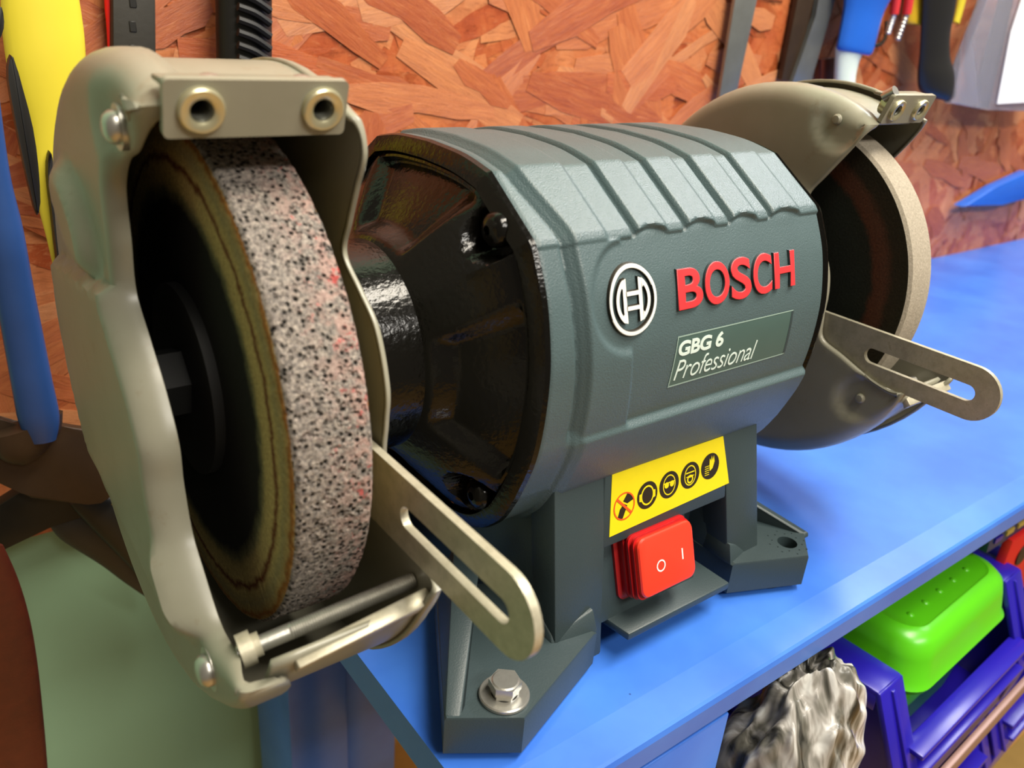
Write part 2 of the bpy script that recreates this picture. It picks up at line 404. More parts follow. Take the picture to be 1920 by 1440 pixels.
# the layer of strands the photograph does not let one tell apart
bm = B(); tl = bm.verts.layers.float.new('tint')
for i in range(3600):
    L = rs.uniform(30, 100); Wd = rs.uniform(6, 26); cx = rs.uniform(-80, 1480); cz = rs.uniform(-160, 400); an = rs.gauss(0, .8)
    y0 = WY - .1; tt = rs.random(); ca, sa = math.cos(an), math.sin(an)
    P = strand_pts(L, Wd, .3); yy = y0 - rs.uniform(0, .75); tilt = rs.uniform(-.003, .003)
    vs = [bm.verts.new((max(-89, cx + x*ca - z*sa), yy + tilt*x, max(-165, min(419, cz + x*sa + z*ca)))) for x, z in P]
    for v in vs: v[tl] = tt
    bm.faces.new(vs)
o = obj('strand_layer', bm, M['osb'], wall); o['kind'] = 'stuff'
OW = ORG[wall.name]
for i in range(290):
    while True:
        x = rs.uniform(-50, 1100); z = rs.uniform(-130, 175)
        lo = -75 if x > 45 else -150
        if z > lo and rs.random() < max(.3, 1.1 - x/1300): break
    s_ = bpy.data.objects.new('strand', protos[i % 14]); C.objects.link(s_); s_.parent = wall
    s_.location = (Vector((x, WY - .95 - (i % 5)*.11, z)) - OW) * S
    s_.rotation_euler = (rs.uniform(-.004, .004), rs.gauss(0, .75), rs.uniform(-.002, .002)); sc_ = rs.uniform(.75, 1.1); s_.scale = (sc_, 1, sc_*.8)

# ------------------------------------------------------------------ workbench
BT = -117.0
bench = thing('workbench', 'blue painted workbench with a thick rounded top edge under the grinder', 'workbench', (600, 40, -900))
bm = B(); prof = [(197, BT), (-96.5, BT), (-97.8, BT-.12), (-110.2, BT-1.1), (-111.3, BT-1.8), (-112, BT-4), (-112, BT-13), (-111, BT-15), (-109, BT-16), (197, BT-16)]
add_prism(bm, prof, lambda y, z: (45, y, z), lambda y, z: (1500, y, z))
for q in bm.faces: pass
top = obj('bench_top', bm, M['bench'], bench, angle=3)
bm = B(); add_box(bm, 96, 160, -111.5, -60, -900, BT-16, 1); obj('leg', bm, M['bench'], bench)
bm = B(); add_box(bm, 72, 112, 126, 186, -900, BT-16, 2); obj('leg', bm, M['bench'], bench)
bm = B(); add_box(bm, 1380, 1440, 126, 186, -900, BT-16, 2); obj('leg', bm, M['bench'], bench)
bm = B(); add_box(bm, 112, 150, 130, 160, -520, BT-16, 1); obj('side_panel', bm, M['bench'], bench)
bm = B(); add_box(bm, 150, 1380, 160, 175, -520, BT-16, 1); obj('rear_panel', bm, M['tan_wood'], bench, label='tan wood panel under the worktop')
BTOP = BT

# ------------------------------------------------------------------ the bench grinder
G = thing('bench_grinder', 'green bench grinder with red lettering and two grey-guarded grinding wheels', 'bench grinder', (155, 0, -117))
QUAD = [(0, 69.0), (-20, 68.0), (-35, 65.2), None, (-58.2, 49.6), None, (-60.6, 46), (-66.2, 34), (-69.8, 20), (-71, 8), (-70.2, -8), (-67.4, -22), (-61, -38), None, (-52, -52), (-35, -63), (0, -67)]
def section():
    segs = []; cur = []
    for q in QUAD:
        if q is None: segs.append(cur); cur = [cur[-1]]
        else: cur.append(q)
    segs.append(cur); out = []
    for s_ in segs:
        P = catmull([Vector((a, b, 0)) for a, b in s_], 10) if len(s_) > 2 else [Vector((*s_[0], 0)), Vector((*s_[1], 0))]
        for a, b in zip(P, P[1:]):
            n = max(1, round((b-a).length/(.42 if (40 < (a.y+b.y)/2 < 54 or -18 < (a.y+b.y)/2 < -12) and a.x < 0 else 1.15)))
            for i in range(n): out.append(a.lerp(b, i/n))
    out.append(Vector((0, -67, 0)))
    full = out + [Vector((-p.x, p.y, 0)) for p in out[-2:0:-1]]
    return [(p.x, p.y) for p in full]
SEC = section(); NS = len(SEC)
def front_y(z):
    best = -71
    for (y0, z0), (y1, z1) in zip(SEC, SEC[1:]):
        if y0 < 0 and z1 <= z <= z0 and z0 > z1: return y0 + (y1-y0)*(z0-z)/(z0-z1)
    return best
NRM = []
for i in range(NS):
    a = Vector(SEC[i-2]); b = Vector(SEC[(i+2) % NS]); t = (b-a).normalized(); n = Vector((-t.y, t.x))
    if n.dot(Vector(SEC[i])) < 0: n = -n
    NRM.append(n)
FINS = [97, 124, 148, 171, 193.5, 226]
def hgt(y, z, x):
    gx = 91.0 + 5.0*sm(67, 48, z) + 3.0*sm(48, -10, z)          # the groove behind the rim
    gk = sm(-18, -12, z) if z < 60 else 1
    groove = -1.9*gk*sm(gx-3.0, gx-1.0, x)*(1 - sm(gx+.8, gx+3.2, x))
    up = sm(47.2, 48.2, z)
    left = .35*up - .35*(1-up)*gk
    k = 0
    for i in range(5):
        if FINS[i] <= x < FINS[i+1]: k = i
    lo, hi = FINS[k], FINS[k+1]; u = x - lo; w_ = 17.5 if k == 4 else 14.5
    if x < 97: u = 8
    high = sm(.3, 2.2, u) * (1 - sm(w_-.9, w_+1.5, u)) if k else 1 - sm(w_-.9, w_+1.5, u)
    fin = 1.0 + 1.0*high
    if k and u < 1.9: fin -= 1.7*(1 - sm(.7, 1.9, u))
    if k < 4 and x > hi - 1.0: fin -= 1.7*sm(hi-1.0, hi-.2, x)
    if x > 222: fin = 1.0
    arch = 2.1*max(0, math.sin(PI*min(1, max(0, u)/(w_+1.2))))**.6 if (k and u < w_+1.2) else 0
    zb = 47.3 + arch
    f1 = sm(zb-.35, zb+.35, z)
    xb = 117.5 + 1.3*sm(46, 40, z) + max(0, 13-z)*.12
    pan = max(sm(xb-.8, xb+.8, x), 1 - sm(15.6, 18.0, math.hypot(x-118.6, z-30.0)))
    front = (1 - pan)*1.5
    box = sm(-13.8, -16.4, z) * sm(99.5, 103.5, x)
    front = front*(1-box) + 2.6*box
    colz = 1 - sm(116.5, 118.5, x)                             # the raised column runs on into the first rib
    right = fin*f1 + front*(1-f1)
    m = sm(gx-1.2, gx+1.2, x)
    return left*(1-m) + right*m + groove
xs = []; x = 85.0
while x < 225: xs.append(x); x += .6
xs += [225.0]
bm = B(); rows = []
for x in xs:
    e = 1.2*sm(223, 225.2, x) + .6*(1-sm(85, 86.5, x)); row = []
    for (y, z), n in zip(SEC, NRM):
        h = hgt(y, z, x) - e; row.append((x, y + n.x*h, z + n.y*h))
    rows.append(row)
V = add_grid(bm, rows, False, True)
housing = obj('motor_housing', bm, M['housing'], G, angle=60, label='blue-green textured plastic motor housing with stepped ribs')

# end bells: rim ring, pocketed cone and round collar
def end_bell(xr, sgn, label=None):
    X = lambda d_: xr - sgn*d_                      # d_ distance outward from the housing end
    bm = B(); rows = []
    def ring(k, d_, n=None):
        return [(X(d_), y*k, z*k) for (y, z) in SEC]
    rows.append([(X(-3), y*.96, z*.96) for (y, z) in SEC]); rows.append([(X(-.1), y*1.0, z*1.0) for y, z in SEC]); rows.append(ring(1.008, .4)); rows.append(ring(1.0, 2.0)); rows.append(ring(.945, 4.2)); rows.append(ring(.925, 4.3)); 
    N = 34; CR = 37
    corners = [(-44, 50), (44, 50), (-44, -44), (44, -44)]
    for i in range(N+1):
        t = i/N; row = []
        for (y, z) in SEC:
            a = math.atan2(z, y); py, pz = y*.92, z*.92; qy, qz = CR*math.cos(a), CR*math.sin(a)
            yy = py + (qy-py)*t; zz = pz + (qz-pz)*t
            dd = 2.0 + 21*(t**.85)
            # shallow bays between the four screw bosses
            da = abs((math.degrees(a) % 90) - 46); bay = sm(13+8*t, 21+8*t, da)*sm(.04, .14, t)*(1-sm(.80, .95, t)); dd -= 6.0*bay
            for cy, cz in corners:
                q = math.hypot(yy-cy, zz-cz); ex = ((yy-cy)*cy + (zz-cz)*cz)/math.hypot(cy, cz)
                qq = q if ex < 0 else math.hypot(q*.0 + abs((yy-cy)*cz - (zz-cz)*cy)/math.hypot(cy, cz), ex*.5)
                m_ = 1 - sm(8.2, 9.8, qq); dd = dd*(1-m_) + 1.2*m_
            row.append((X(dd), yy, zz))
        rows.append(row)
    rows.append([(X(24), CR*math.cos(math.atan2(z, y)), CR*math.sin(math.atan2(z, y))) for y, z in SEC])
    rows.append([(X(44), CR*.985*math.cos(math.atan2(z, y)), CR*.985*math.sin(math.atan2(z, y))) for y, z in SEC])
    rows.append([(X(48), 30*math.cos(math.atan2(z, y)), 30*math.sin(math.atan2(z, y))) for y, z in SEC])
    V = add_grid(bm, rows, False, True); bm.faces.new(V[-1])
    o = obj('end_bell', bm, M['black_gloss'], G, angle=28, label=label)
    for cy, cz in corners:
        b2 = B(); s0 = X(2.6)
        add_lathe(b2, [(0, 5.6), (2.2, 5.5), (3.6, 4.6), (4.5, 3.0), (4.8, 1.6), (3.4, 1.3), (3.3, .2)], (s0, cy, cz), (-sgn, 0, 0), 28)
        obj('screw', b2, M['black_gloss'], o)
    return o
end_bell(85, 1, 'glossy black end bell with recessed screws')
end_bell(225, -1)

# raised emblem, lettering and model plate
def surf(x, z): return front_y(z)
def paint_face_only(bm, ycut=-.72):
    for f_ in bm.faces:
        f_.normal_update(); f_.material_index = 0 if abs(f_.normal.y) > abs(ycut) else 1
LX = [(139.8, 152.0, 23.4, 36.6), (153.0, 165.9, 22.8, 37.1), (166.9, 178.0, 22.8, 37.1), (179.0, 189.9, 22.9, 37.1), (191.6, 203.9, 23.7, 36.5)]
for ch, (x0, x1, z0, z1) in zip('BOSCH', LX):
    bm = fit_text(text_mesh(ch, 14, 1.3, bold=.10, round_=.14), x0, x1, z0, z1, surf, 1.3); paint_face_only(bm, .35)
    obj('raised_letter', bm, [M['red_plastic'], M['stand']], G, angle=40)
def disc_map(bm_, cx, cz, th, lift=.3):
    for v in bm_.verts:
        x, z, k = cx + v.co.x, cz + v.co.y, v.co.z
        v.co = Vector((x, front_y(z) + lift - k, z))
EX, EZ = 118.9, 29.7
bm = B(); n = 96; rws = []
for rr, hh in ((9.55, -.6), (9.6, 1.4), (9.8, 1.6), (10.95, 1.6), (11.15, 1.4), (11.2, -.6)):
    rws.append([(rr*math.cos(2*PI*i/n)*.95, rr*math.sin(2*PI*i/n), hh) for i in range(n)])
add_grid(bm, rws, False, True); disc_map(bm, EX, EZ, 1); bmesh.ops.recalc_face_normals(bm, faces=bm.faces); paint_face_only(bm)
obj('emblem_ring', bm, [M['white_plastic'], M['ink']], G)
def flat_poly(bm, pts, h0=-.4, h1=1.6):
    add_prism(bm, pts, lambda a, b: (a, b, h0), lambda a, b: (a, b, h1))
def arcpts(r0, a0, a1, n=14): return [(r0*math.cos(math.radians(a0+(a1-a0)*i/n))*.95, r0*math.sin(math.radians(a0+(a1-a0)*i/n))) for i in range(n+1)]
bm = B()
for s_ in (-1, 1):
    def A_(r0, a0, a1, n=10): return [(s_*abs(p[0]), p[1]) for p in arcpts(r0, a0, a1, n)]
    xi, xh = s_*2.7, s_*4.2
    flat_poly(bm, [(xi, -6.9), (xh, -6.4), (xh, 6.4), (xi, 6.9)])
    o_, h_ = A_(7.9, -40, 40, 20), A_(6.6, -40, 40, 20)
    flat_poly(bm, o_ + h_[::-1])
    for q in (-1, 1): flat_poly(bm, [(xh, q*6.4)] + A_(7.9, q*58, q*40, 6) + [A_(6.6, q*40, q*40, 1)[0], (xh, q*3.6)])
flat_poly(bm, [(-2.8, 1.6), (2.8, 1.6), (2.8, 2.9), (-2.8, 2.9)]); flat_poly(bm, [(-2.8, -2.9), (2.8, -2.9), (2.8, -1.6), (-2.8, -1.6)])
disc_map(bm, EX, EZ, 1); bmesh.ops.recalc_face_normals(bm, faces=bm.faces); paint_face_only(bm); obj('emblem_armature', bm, [M['white_plastic'], M['ink']], G)

def patch(bm, poly, lift, n=14):
    """a thin printed patch following the housing front; poly is a convex quad (x,z) x4 ccw"""
    (a, b, c, d_) = [Vector(q) for q in poly]; rows = []
    for i in range(n+1):
        l = a.lerp(d_, i/n); r_ = b.lerp(c, i/n); rows.append([(l.x+(r_.x-l.x)*j/4, front_y(l.y+(r_.y-l.y)*j/4) - lift, l.y+(r_.y-l.y)*j/4) for j in range(5)])
    add_grid(bm, rows)
bm = B(); patch(bm, ((140.2, -4.4), (206.3, -4.2), (205.2, 13.6), (141.0, 13.8)), .12); plate = obj('model_panel', bm, M['print_panel'], G)
bm = B()
for q in (((139.8, -4.9), (206.0, -4.7), (206.0, -4.2), (140.0, -4.3)), ((140.9, 13.7), (205.4, 13.5), (205.4, 13.9), (140.8, 14.2))):
    patch(bm, q, .2, 2)
patch(bm, ((139.8, -4.7), (140.3, -4.7), (141.2, 14), (140.8, 14)), .2); obj('panel_outline', bm, M['print_line'], plate)
bm = B(); patch(bm, ((205.0, -4.7), (206.4, -4.7), (205.6, 13.7), (204.4, 13.7)), .2); obj('panel_edge', bm, M['stand'], plate)
for txt, bold, sh, box in (('GBG 6', .3, .0, (141.8, 165.4, 6.5, 12.2)), ('Professional', -.1, .2, (142.0, 186.0, -2.6, 5.0))):
    bm = fit_text(text_mesh(txt, 6, .2, bold=bold, shear=sh, spacing=.95), *box, surf, .28); obj('printed_word', bm, M['print_text'], plate)

# ------------------------------------------------------------------ stand
FZ0, FZ1 = -113.5, -98.0
def fy(z): return -62.0 + (z+38)*(14.0/76)           # sloping front face
bm = B()
def slab(x0, x1, z0, z1, back=12, b=.8, dx0=0, dx1=0):
    add_hexa(bm, [(x0+dx0, fy(z0), z0), (x1+dx1, fy(z0), z0), (x1+dx1, fy(z0)+back, z0), (x0+dx0, fy(z0)+back, z0), (x0, fy(z1), z1), (x1, fy(z1), z1), (x1, fy(z1)+back, z1), (x0, fy(z1)+back, z1)], b)
slab(100, 125, -112, -37.5, 14, 1, -2, -4)                  # left pillar
slab(190, 211, -112, -37.5, 14, 1, 6, 6)                    # right pillar
slab(122, 192, -68.5, -37.5, 14, .8, 0, 0)                      # header that carries the sticker
add_box(bm, 120, 200, -50, -46, -112, -60)                 # recess back
add_hexa(bm, [(126, -50, -112), (130, -50, -112), (130, -44, -112), (126, -44, -112), (122, -60, -66), (130, -60, -66), (130, -44, -66), (122, -44, -66)])
add_hexa(bm, [(122, -70.8, -102), (177, -70.8, -102), (177, -46, -102), (122, -46, -102), (122, -58.6, -65), (174, -58.6, -65), (174, -46, -65), (122, -46, -65)], .5)  # switch panel
add_hexa(bm, [(125, -58, -104.5), (186, -58, -104.5), (188, -81, -105.5), (129, -81, -105.5), (125, -58, -101), (186, -58, -101), (188, -81, -102), (129, -81, -102)], .8)   # tray
for s_ in (1, -1):
    x0, x1 = (104, 116) if s_ == 1 else (194, 206)
    add_hexa(bm, [(x0-6, -64, -112), (x1, -64, -112), (x1, 64, -112), (x0-6, 64, -112), (x0, -52, -37), (x1, -52, -37), (x1, 52, -37), (x0, 52, -37)] if s_ == 1 else
                 [(x0, -64, -112), (x1+6, -64, -112), (x1+6, 64, -112), (x0, 64, -112), (x0, -52, -37), (x1, -52, -37), (x1, 52, -37), (x0, 52, -37)], 1)
for xq in (100, 190):                                       # rear pillars
    add_hexa(bm, [(xq-2, 60, -112), (xq+23, 60, -112), (xq+23, 76, -112), (xq-2, 76, -112), (xq, 48, -37.5), (xq+21, 48, -37.5), (xq+21, 62, -37.5), (xq, 62, -37.5)], 1)
add_box(bm, 116, 194, 46, 52, -112, -50)
stand = obj('stand', bm, M['stand'], G, angle=35, label='dark green pedestal with four splayed feet')
FOOT = [(46, -80.5), (68, -94.5), (116, -76.5), (118, -40), (96, -30), (79, -22)]
def foot(mx, my):
    bm = B(); cx, cy = 68.0, -83.0
    def T(x, y, z):
        if mx == 1: return (x, my*y, z)
        return (193 + (118-x)*.72, my*(y + (4.0 if y < -80 else 0)), z)
    FT = [T(a, b, 0)[:2] for a, b in FOOT]; cx, cy, _ = T(cx, cy, 0); D = lambda x, y, z: (x, y, z)
    # foot body with a real hole: ring of quads from hole circle to outline
    n = 36; outl = []
    for i in range(n):
        a = 2*PI*i/n; dx, dy = math.cos(a), math.sin(a); best = 1e9
        for k in range(len(FT)):
            x0, y0 = FT[k]; x1, y1 = FT[(k+1) % len(FT)]; ex, ey = x1-x0, y1-y0; den = dx*ey - dy*ex
            if abs(den) < 1e-9: continue
            t = ((x0-cx)*ey - (y0-cy)*ex)/den; u = ((x0-cx)*dy - (y0-cy)*dx)/den
            if t > 0 and -1e-6 <= u <= 1+1e-6: best = min(best, t)
        outl.append((cx+dx*best, cy+dy*best))
    for (px, py) in FT:                                   # snap nearest samples on to the true corners
        k = min(range(n), key=lambda i: abs((math.atan2(outl[i][1]-cy, outl[i][0]-cx) - math.atan2(py-cy, px-cx) + PI) % (2*PI) - PI)); outl[k] = (px, py)
    hr = 4.4; hole = [(cx+hr*math.cos(2*PI*i/n), cy+hr*math.sin(2*PI*i/n)) for i in range(n)]
    ins = [(cx+(a-cx)*.965, cy+(b-cy)*.965) for a, b in outl]
    rows = [[D(a, b, FZ1) for a, b in hole], [D(a, b, FZ1) for a, b in ins], [D(a, b, FZ1-.9) for a, b in outl], [D(a, b, FZ0) for a, b in outl], [D(a, b, FZ0) for a, b in hole]]
    add_grid(bm, rows, True, True)
    # sloping flank on the outer side of the foot
    add_hexa(bm, [T(46.3, -80, FZ1-2), T(51.5, -84, FZ1-2), T(86, -30, FZ1-2), T(79, -22, FZ1-2), T(46.8, -79.6, FZ1+.4), T(50.5, -82.5, FZ1-.1), T(90, -36, FZ1+20), T(84, -26, FZ1+20)], .6)
    # fillet ramp between pillar and foot
    add_hexa(bm, [T(97, -73, FZ1-1), T(117, -76, FZ1-1), T(117, -60, FZ1-1), T(97, -60, FZ1-1), T(98, -71, FZ1+2), T(116, -73, FZ1+8), T(116, -60, FZ1+8), T(98, -60, FZ1+8)], .5)
    o = obj('foot', bm, M['stand'], G, angle=30)
    bm = B()
    for k in range(16):
        a = 2*PI*k/16; q = 8.6 if k % 2 else 6.6
        add_tube(bm, D(cx+q*math.cos(a), cy+q*math.sin(a), FZ1-.1), D(cx+q*math.cos(a), cy+q*math.sin(a), FZ1+.35), .45, .3, 8)
    if mx == -1: obj('anti_slip_dimples', bm, M['stand'], o)
    else: bm.free()
    bm = B(); add_tube(bm, (cx+6*mx, cy+my*6, BTOP), (cx+6*mx, cy+my*6, FZ0+.3), 10.5, 10, 28); obj('rubber_pad', bm, M['rubber'], o)
for mx in (1, -1):
    for my in (1, -1): foot(mx, my)

# sticker with safety pictograms
SN = Vector((0, -1, 14.0/76)).normalized()
bm = B(); st = [(127.0, -40.2), (188.8, -40.8), (193.6, -62.4), (125.4, -64.6)]
add_prism(bm, st, lambda x, z: (x, fy(z)-.02, z), lambda x, z: (x, fy(z)-.22, z)); sticker = obj('warning_sticker', bm, M['sticker'], G, label='yellow sticker with a prohibition sign and four black pictograms')
def sp(x, z, l=.3): return (x, fy(z)-l, z)
def sdisc(bm, cx, cz, r0, r1=0, l=.3, n=28, ky=1.0):
    if r1: add_grid(bm, [[sp(cx+q*math.cos(2*PI*i/n), cz+q*ky*math.sin(2*PI*i/n), l) for i in range(n)] for q in (r0, r1)], False, True)
    else: bm.faces.new([bm.verts.new(sp(cx+r0*math.cos(2*PI*i/n), cz+r0*ky*math.sin(2*PI*i/n), l)) for i in range(n)])
def spoly(bm, pts, l=.34): bm.faces.new([bm.verts.new(sp(x, z, l)) for x, z in pts])
CX = [(133.0, -54.4), (145.2, -53.6), (157.2, -52.8), (169.2, -52.2), (181.2, -51.6)]
bm = B(); cx, cz = CX[0]
spoly(bm, [(cx-3.6, cz-4.4), (cx-.8, cz-4.8), (cx+1.6, cz-.2), (cx-.2, cz+1.0), (cx-2.2, cz-.8)], .28); spoly(bm, [(cx-.6, cz+2.0), (cx+1.6, cz+4.6), (cx+4.4, cz+3.4), (cx+4.6, cz+1.4), (cx+1.6, cz+.6)], .28)
obj('pictogram', bm, M['ink'], sticker)
bm = B(); sdisc(bm, cx, cz, 5.5, 4.9, .36); spoly(bm, [(cx-4.1, cz+3.3), (cx-3.4, cz+4.0), (cx+4.1, cz-3.3), (cx+3.4, cz-4.0)], .38); obj('pictogram', bm, M['orange_ink'], sticker)
for k in range(1, 5):
    cx, cz = CX[k]; bm = B(); sdisc(bm, cx, cz, 5.5); obj('pictogram', bm, M['ink'], sticker)
    bm = B()
    if k == 1:
        sdisc(bm, cx, cz, 3.5, 2.9, .36, 28, 1.15)
        for s_ in (-1, 1): spoly(bm, [(cx+s_*2.9, cz-1.9), (cx+s_*4.3, cz-1.6), (cx+s_*4.3, cz+1.2), (cx+s_*2.9, cz+1.5)])
    elif k == 2:
        sdisc(bm, cx, cz, 3.5, 3.1, .36, 28, 1.2)
        for s_ in (-1, 1): sdisc(bm, cx+s_*1.5, cz+.2, 1.25, 0, .4, 14)
        spoly(bm, [(cx-3.4, cz+.7), (cx+3.4, cz+.7), (cx+3.4, cz+1.2), (cx-3.4, cz+1.2)])
    elif k == 3:
        sdisc(bm, cx, cz, 3.4, 3.0, .36, 28, 1.25); spoly(bm, [(cx-2.6, cz+1.0), (cx+2.6, cz+1.0), (cx+2.4, cz+1.5), (cx-2.4, cz+1.5)]); sdisc(bm, cx, cz-1.6, 1.8, 1.1, .36, 18); spoly(bm, [(cx-2.6, cz-.4), (cx, cz-1.0), (cx+2.6, cz-.4), (cx, cz+.2)])
    else:
        spoly(bm, [(cx-.2, cz-2.0), (cx+1.4, cz-1.2), (cx+2.6, cz+1.5), (cx+2.0, cz+4.2), (cx+1.4, cz+2.2), (cx+.8, cz+4.4), (cx+.4, cz+2.2), (cx-.4, cz+3.4), (cx-.5, cz+.4)])
        for q in range(5): spoly(bm, [(cx-3.2, cz-3.4+q*.9), (cx-.6, cz-3.4+q*.9), (cx-.6, cz-3.1+q*.9), (cx-3.2, cz-3.1+q*.9)])
    obj('pictogram', bm, M['sticker'], sticker)

# rocker switch under its rubber boot
def rrect(cx, cz, hx, hz, rad, n=6):
    P = []
    for sx, sz, a0 in ((1, 1, 0), (-1, 1, 90), (-1, -1, 180), (1, -1, 270)):
        for i in range(n+1):
            a = math.radians(a0 + 90*i/n); P.append((cx + sx*(hx-rad) + rad*math.cos(a), cz + sz*(hz-rad) + rad*math.sin(a)))
    return P
SO = Vector((150.8, -64.4, -82.0)); SD = Vector((0, .33, 1)).normalized(); SNn = Vector((0, -1, .33)).normalized()
def sw(x, z, h): return SO + Vector((x, 0, 0)) + SD*z + SNn*h
bm = B(); rows = []
for h, hx, hz in ((-1.5, 17.8, 14.8), (1.2, 17.8, 14.8), (1.8, 17.0, 14.0), (2.0, 15.6, 12.9), (3.6, 15.2, 12.4), (4.0, 15.2, 12.4), (4.3, 16.2, 13.3), (5.6, 16.2, 13.3), (5.9, 15.0, 12.3), (7.0, 15.0, 12.3), (7.3, 16.0, 13.1), (8.5, 16.0, 13.1), (8.8, 14.8, 12.1), (9.8, 14.8, 12.1), (10.1, 15.4, 12.6), (11.0, 15.4, 12.6)):
    rows.append([sw(x, z, h) for x, z in rrect(-h*.13, 0, hx, hz, 3.2)])
V = add_grid(bm, rows, False, True); bm.faces.new(V[-1])
boot = obj('switch_boot', bm, M['boot_red'], G, angle=30, label='ribbed dark red rubber switch surround')
bm = B(); rows = []
for h, k in ((10.8, .3), (12.8, 0), (13.5, .4), (13.8, 1.2)):
    rows.append([sw(x, z, h) for x, z in rrect(-1.6, .5, 14.9-k, 11.9-k, 3.6)])
V = add_grid(bm, rows, False, True); bm.faces.new(V[-1])
obj('rocker', bm, M['switch_red'], boot, angle=30, label='bright red rocker marked O and I')
bm = B(); n = 28
add_grid(bm, [[sw(-6.0+q*math.cos(2*PI*i/n), -.6+q*math.sin(2*PI*i/n), 13.95) for i in range(n)] for q in (1.8, 2.4)], False, True)
add_hexa(bm, [sw(5.7, -2.0, 13.7), sw(6.4, -2.0, 13.7), sw(6.4, 2.4, 13.7), sw(5.7, 2.4, 13.7), sw(5.7, -2.0, 13.95), sw(6.4, -2.0, 13.95), sw(6.4, 2.4, 13.95), sw(5.7, 2.4, 13.95)]); obj('switch_marks', bm, M['white_plastic'], boot)

# ------------------------------------------------------------------ grinding wheels
def wheel(x0, x1, R_, mrim, mside, rough, name='grinding_wheel', label=None):
    bm = B(); n = 720 if rough else 240; c = Vector(((x0+x1)/2, 0, 0)); prof = []
    if rough:
        w_ = x1-x0; m = 36
        prof = [(x0-.0, 26), (x0, 45), (x0, 60), (x0, 68), (x0, 72), (x0+.2, 75), (x0+.6, 77), (x0+1.2, R_-.35)]
        prof += [(x0+1.6 + (w_-2.6)*i/m, R_) for i in range(m+1)] + [(x1-.3, R_-.6), (x1, R_-1.5), (x1, 60), (x1, 26)]
    else: prof = [(x0, 26), (x0, 60), (x0, R_-1.4), (x0+1.2, R_), (x0+5, R_), ((x0+x1)/2, R_), (x1-3, R_), (x1-.8, R_-.3), (x1, R_-1.2), (x1, 26)]
    rows = []
    for (x, q) in prof:
        row = []
        for i in range(n):
            a = 2*PI*i/n; y, z = q*math.cos(a), q*math.sin(a)
            if rough and q > 66:
                p = Vector((x, y, z)); d1 = noise.noise(p*1.15)*.34 + noise.noise(p*.42)*.28 - .25*max(0, noise.noise(p*.9+Vector((9, 2, 5)))-.18)*4
                if q > R_-1: k = (q+d1)/q; y *= k; z *= k
                else: x2 = x - d1*.5; row.append((x2, y, z)); continue
            row.append((x, y, z))
        rows.append(row)
    V = add_grid(bm, rows, False, True)
    for fc in bm.faces:
        cc = fc.calc_center_median(); q = math.hypot(cc.y, cc.z); fc.material_index = 0 if q > R_-(1.2 if rough else .9) else 1
    return obj(name, bm, [mrim, mside], G, origin=(c.x, 0, 0), angle=55 if rough else 35, label=label)
wheel(0, 22, 78, M['rim_rough'], M['side_rough'], True, label='coarse grey grinding wheel with pink flecks and a rusty brown side')
wheel(286, 304, 75, M['rim_grey'], M['side_dark'], False, label='finer pale-rimmed grinding wheel with a red-brown ring on its dark side')
for (xa, xb) in ((-3, 0), (22, 25), (283, 286), (304, 307)):
    bm = B(); add_lathe(bm, [(0, 12), (0, 30), (xb-xa, 30), (xb-xa, 12)], (xa, 0, 0), (1, 0, 0), 48); obj('wheel_flange', bm, M['rubber'], G)  # matte black puts the shade inside the guard into the metal's colour
for (xa, xb) in ((-14, 48), (262, 318)):
    bm = B(); add_tube(bm, (xa, 0, 0), (xb, 0, 0), 6.5, n=24); obj('spindle', bm, M['rubber'], G)
for xa in (-11, 307):
    bm = B(); add_tube(bm, (xa, 0, 0), (xa+8, 0, 0), 11, n=6); obj('hex_nut', bm, M['rubber'], G)  # black like the flanges, in place of shade around the hub

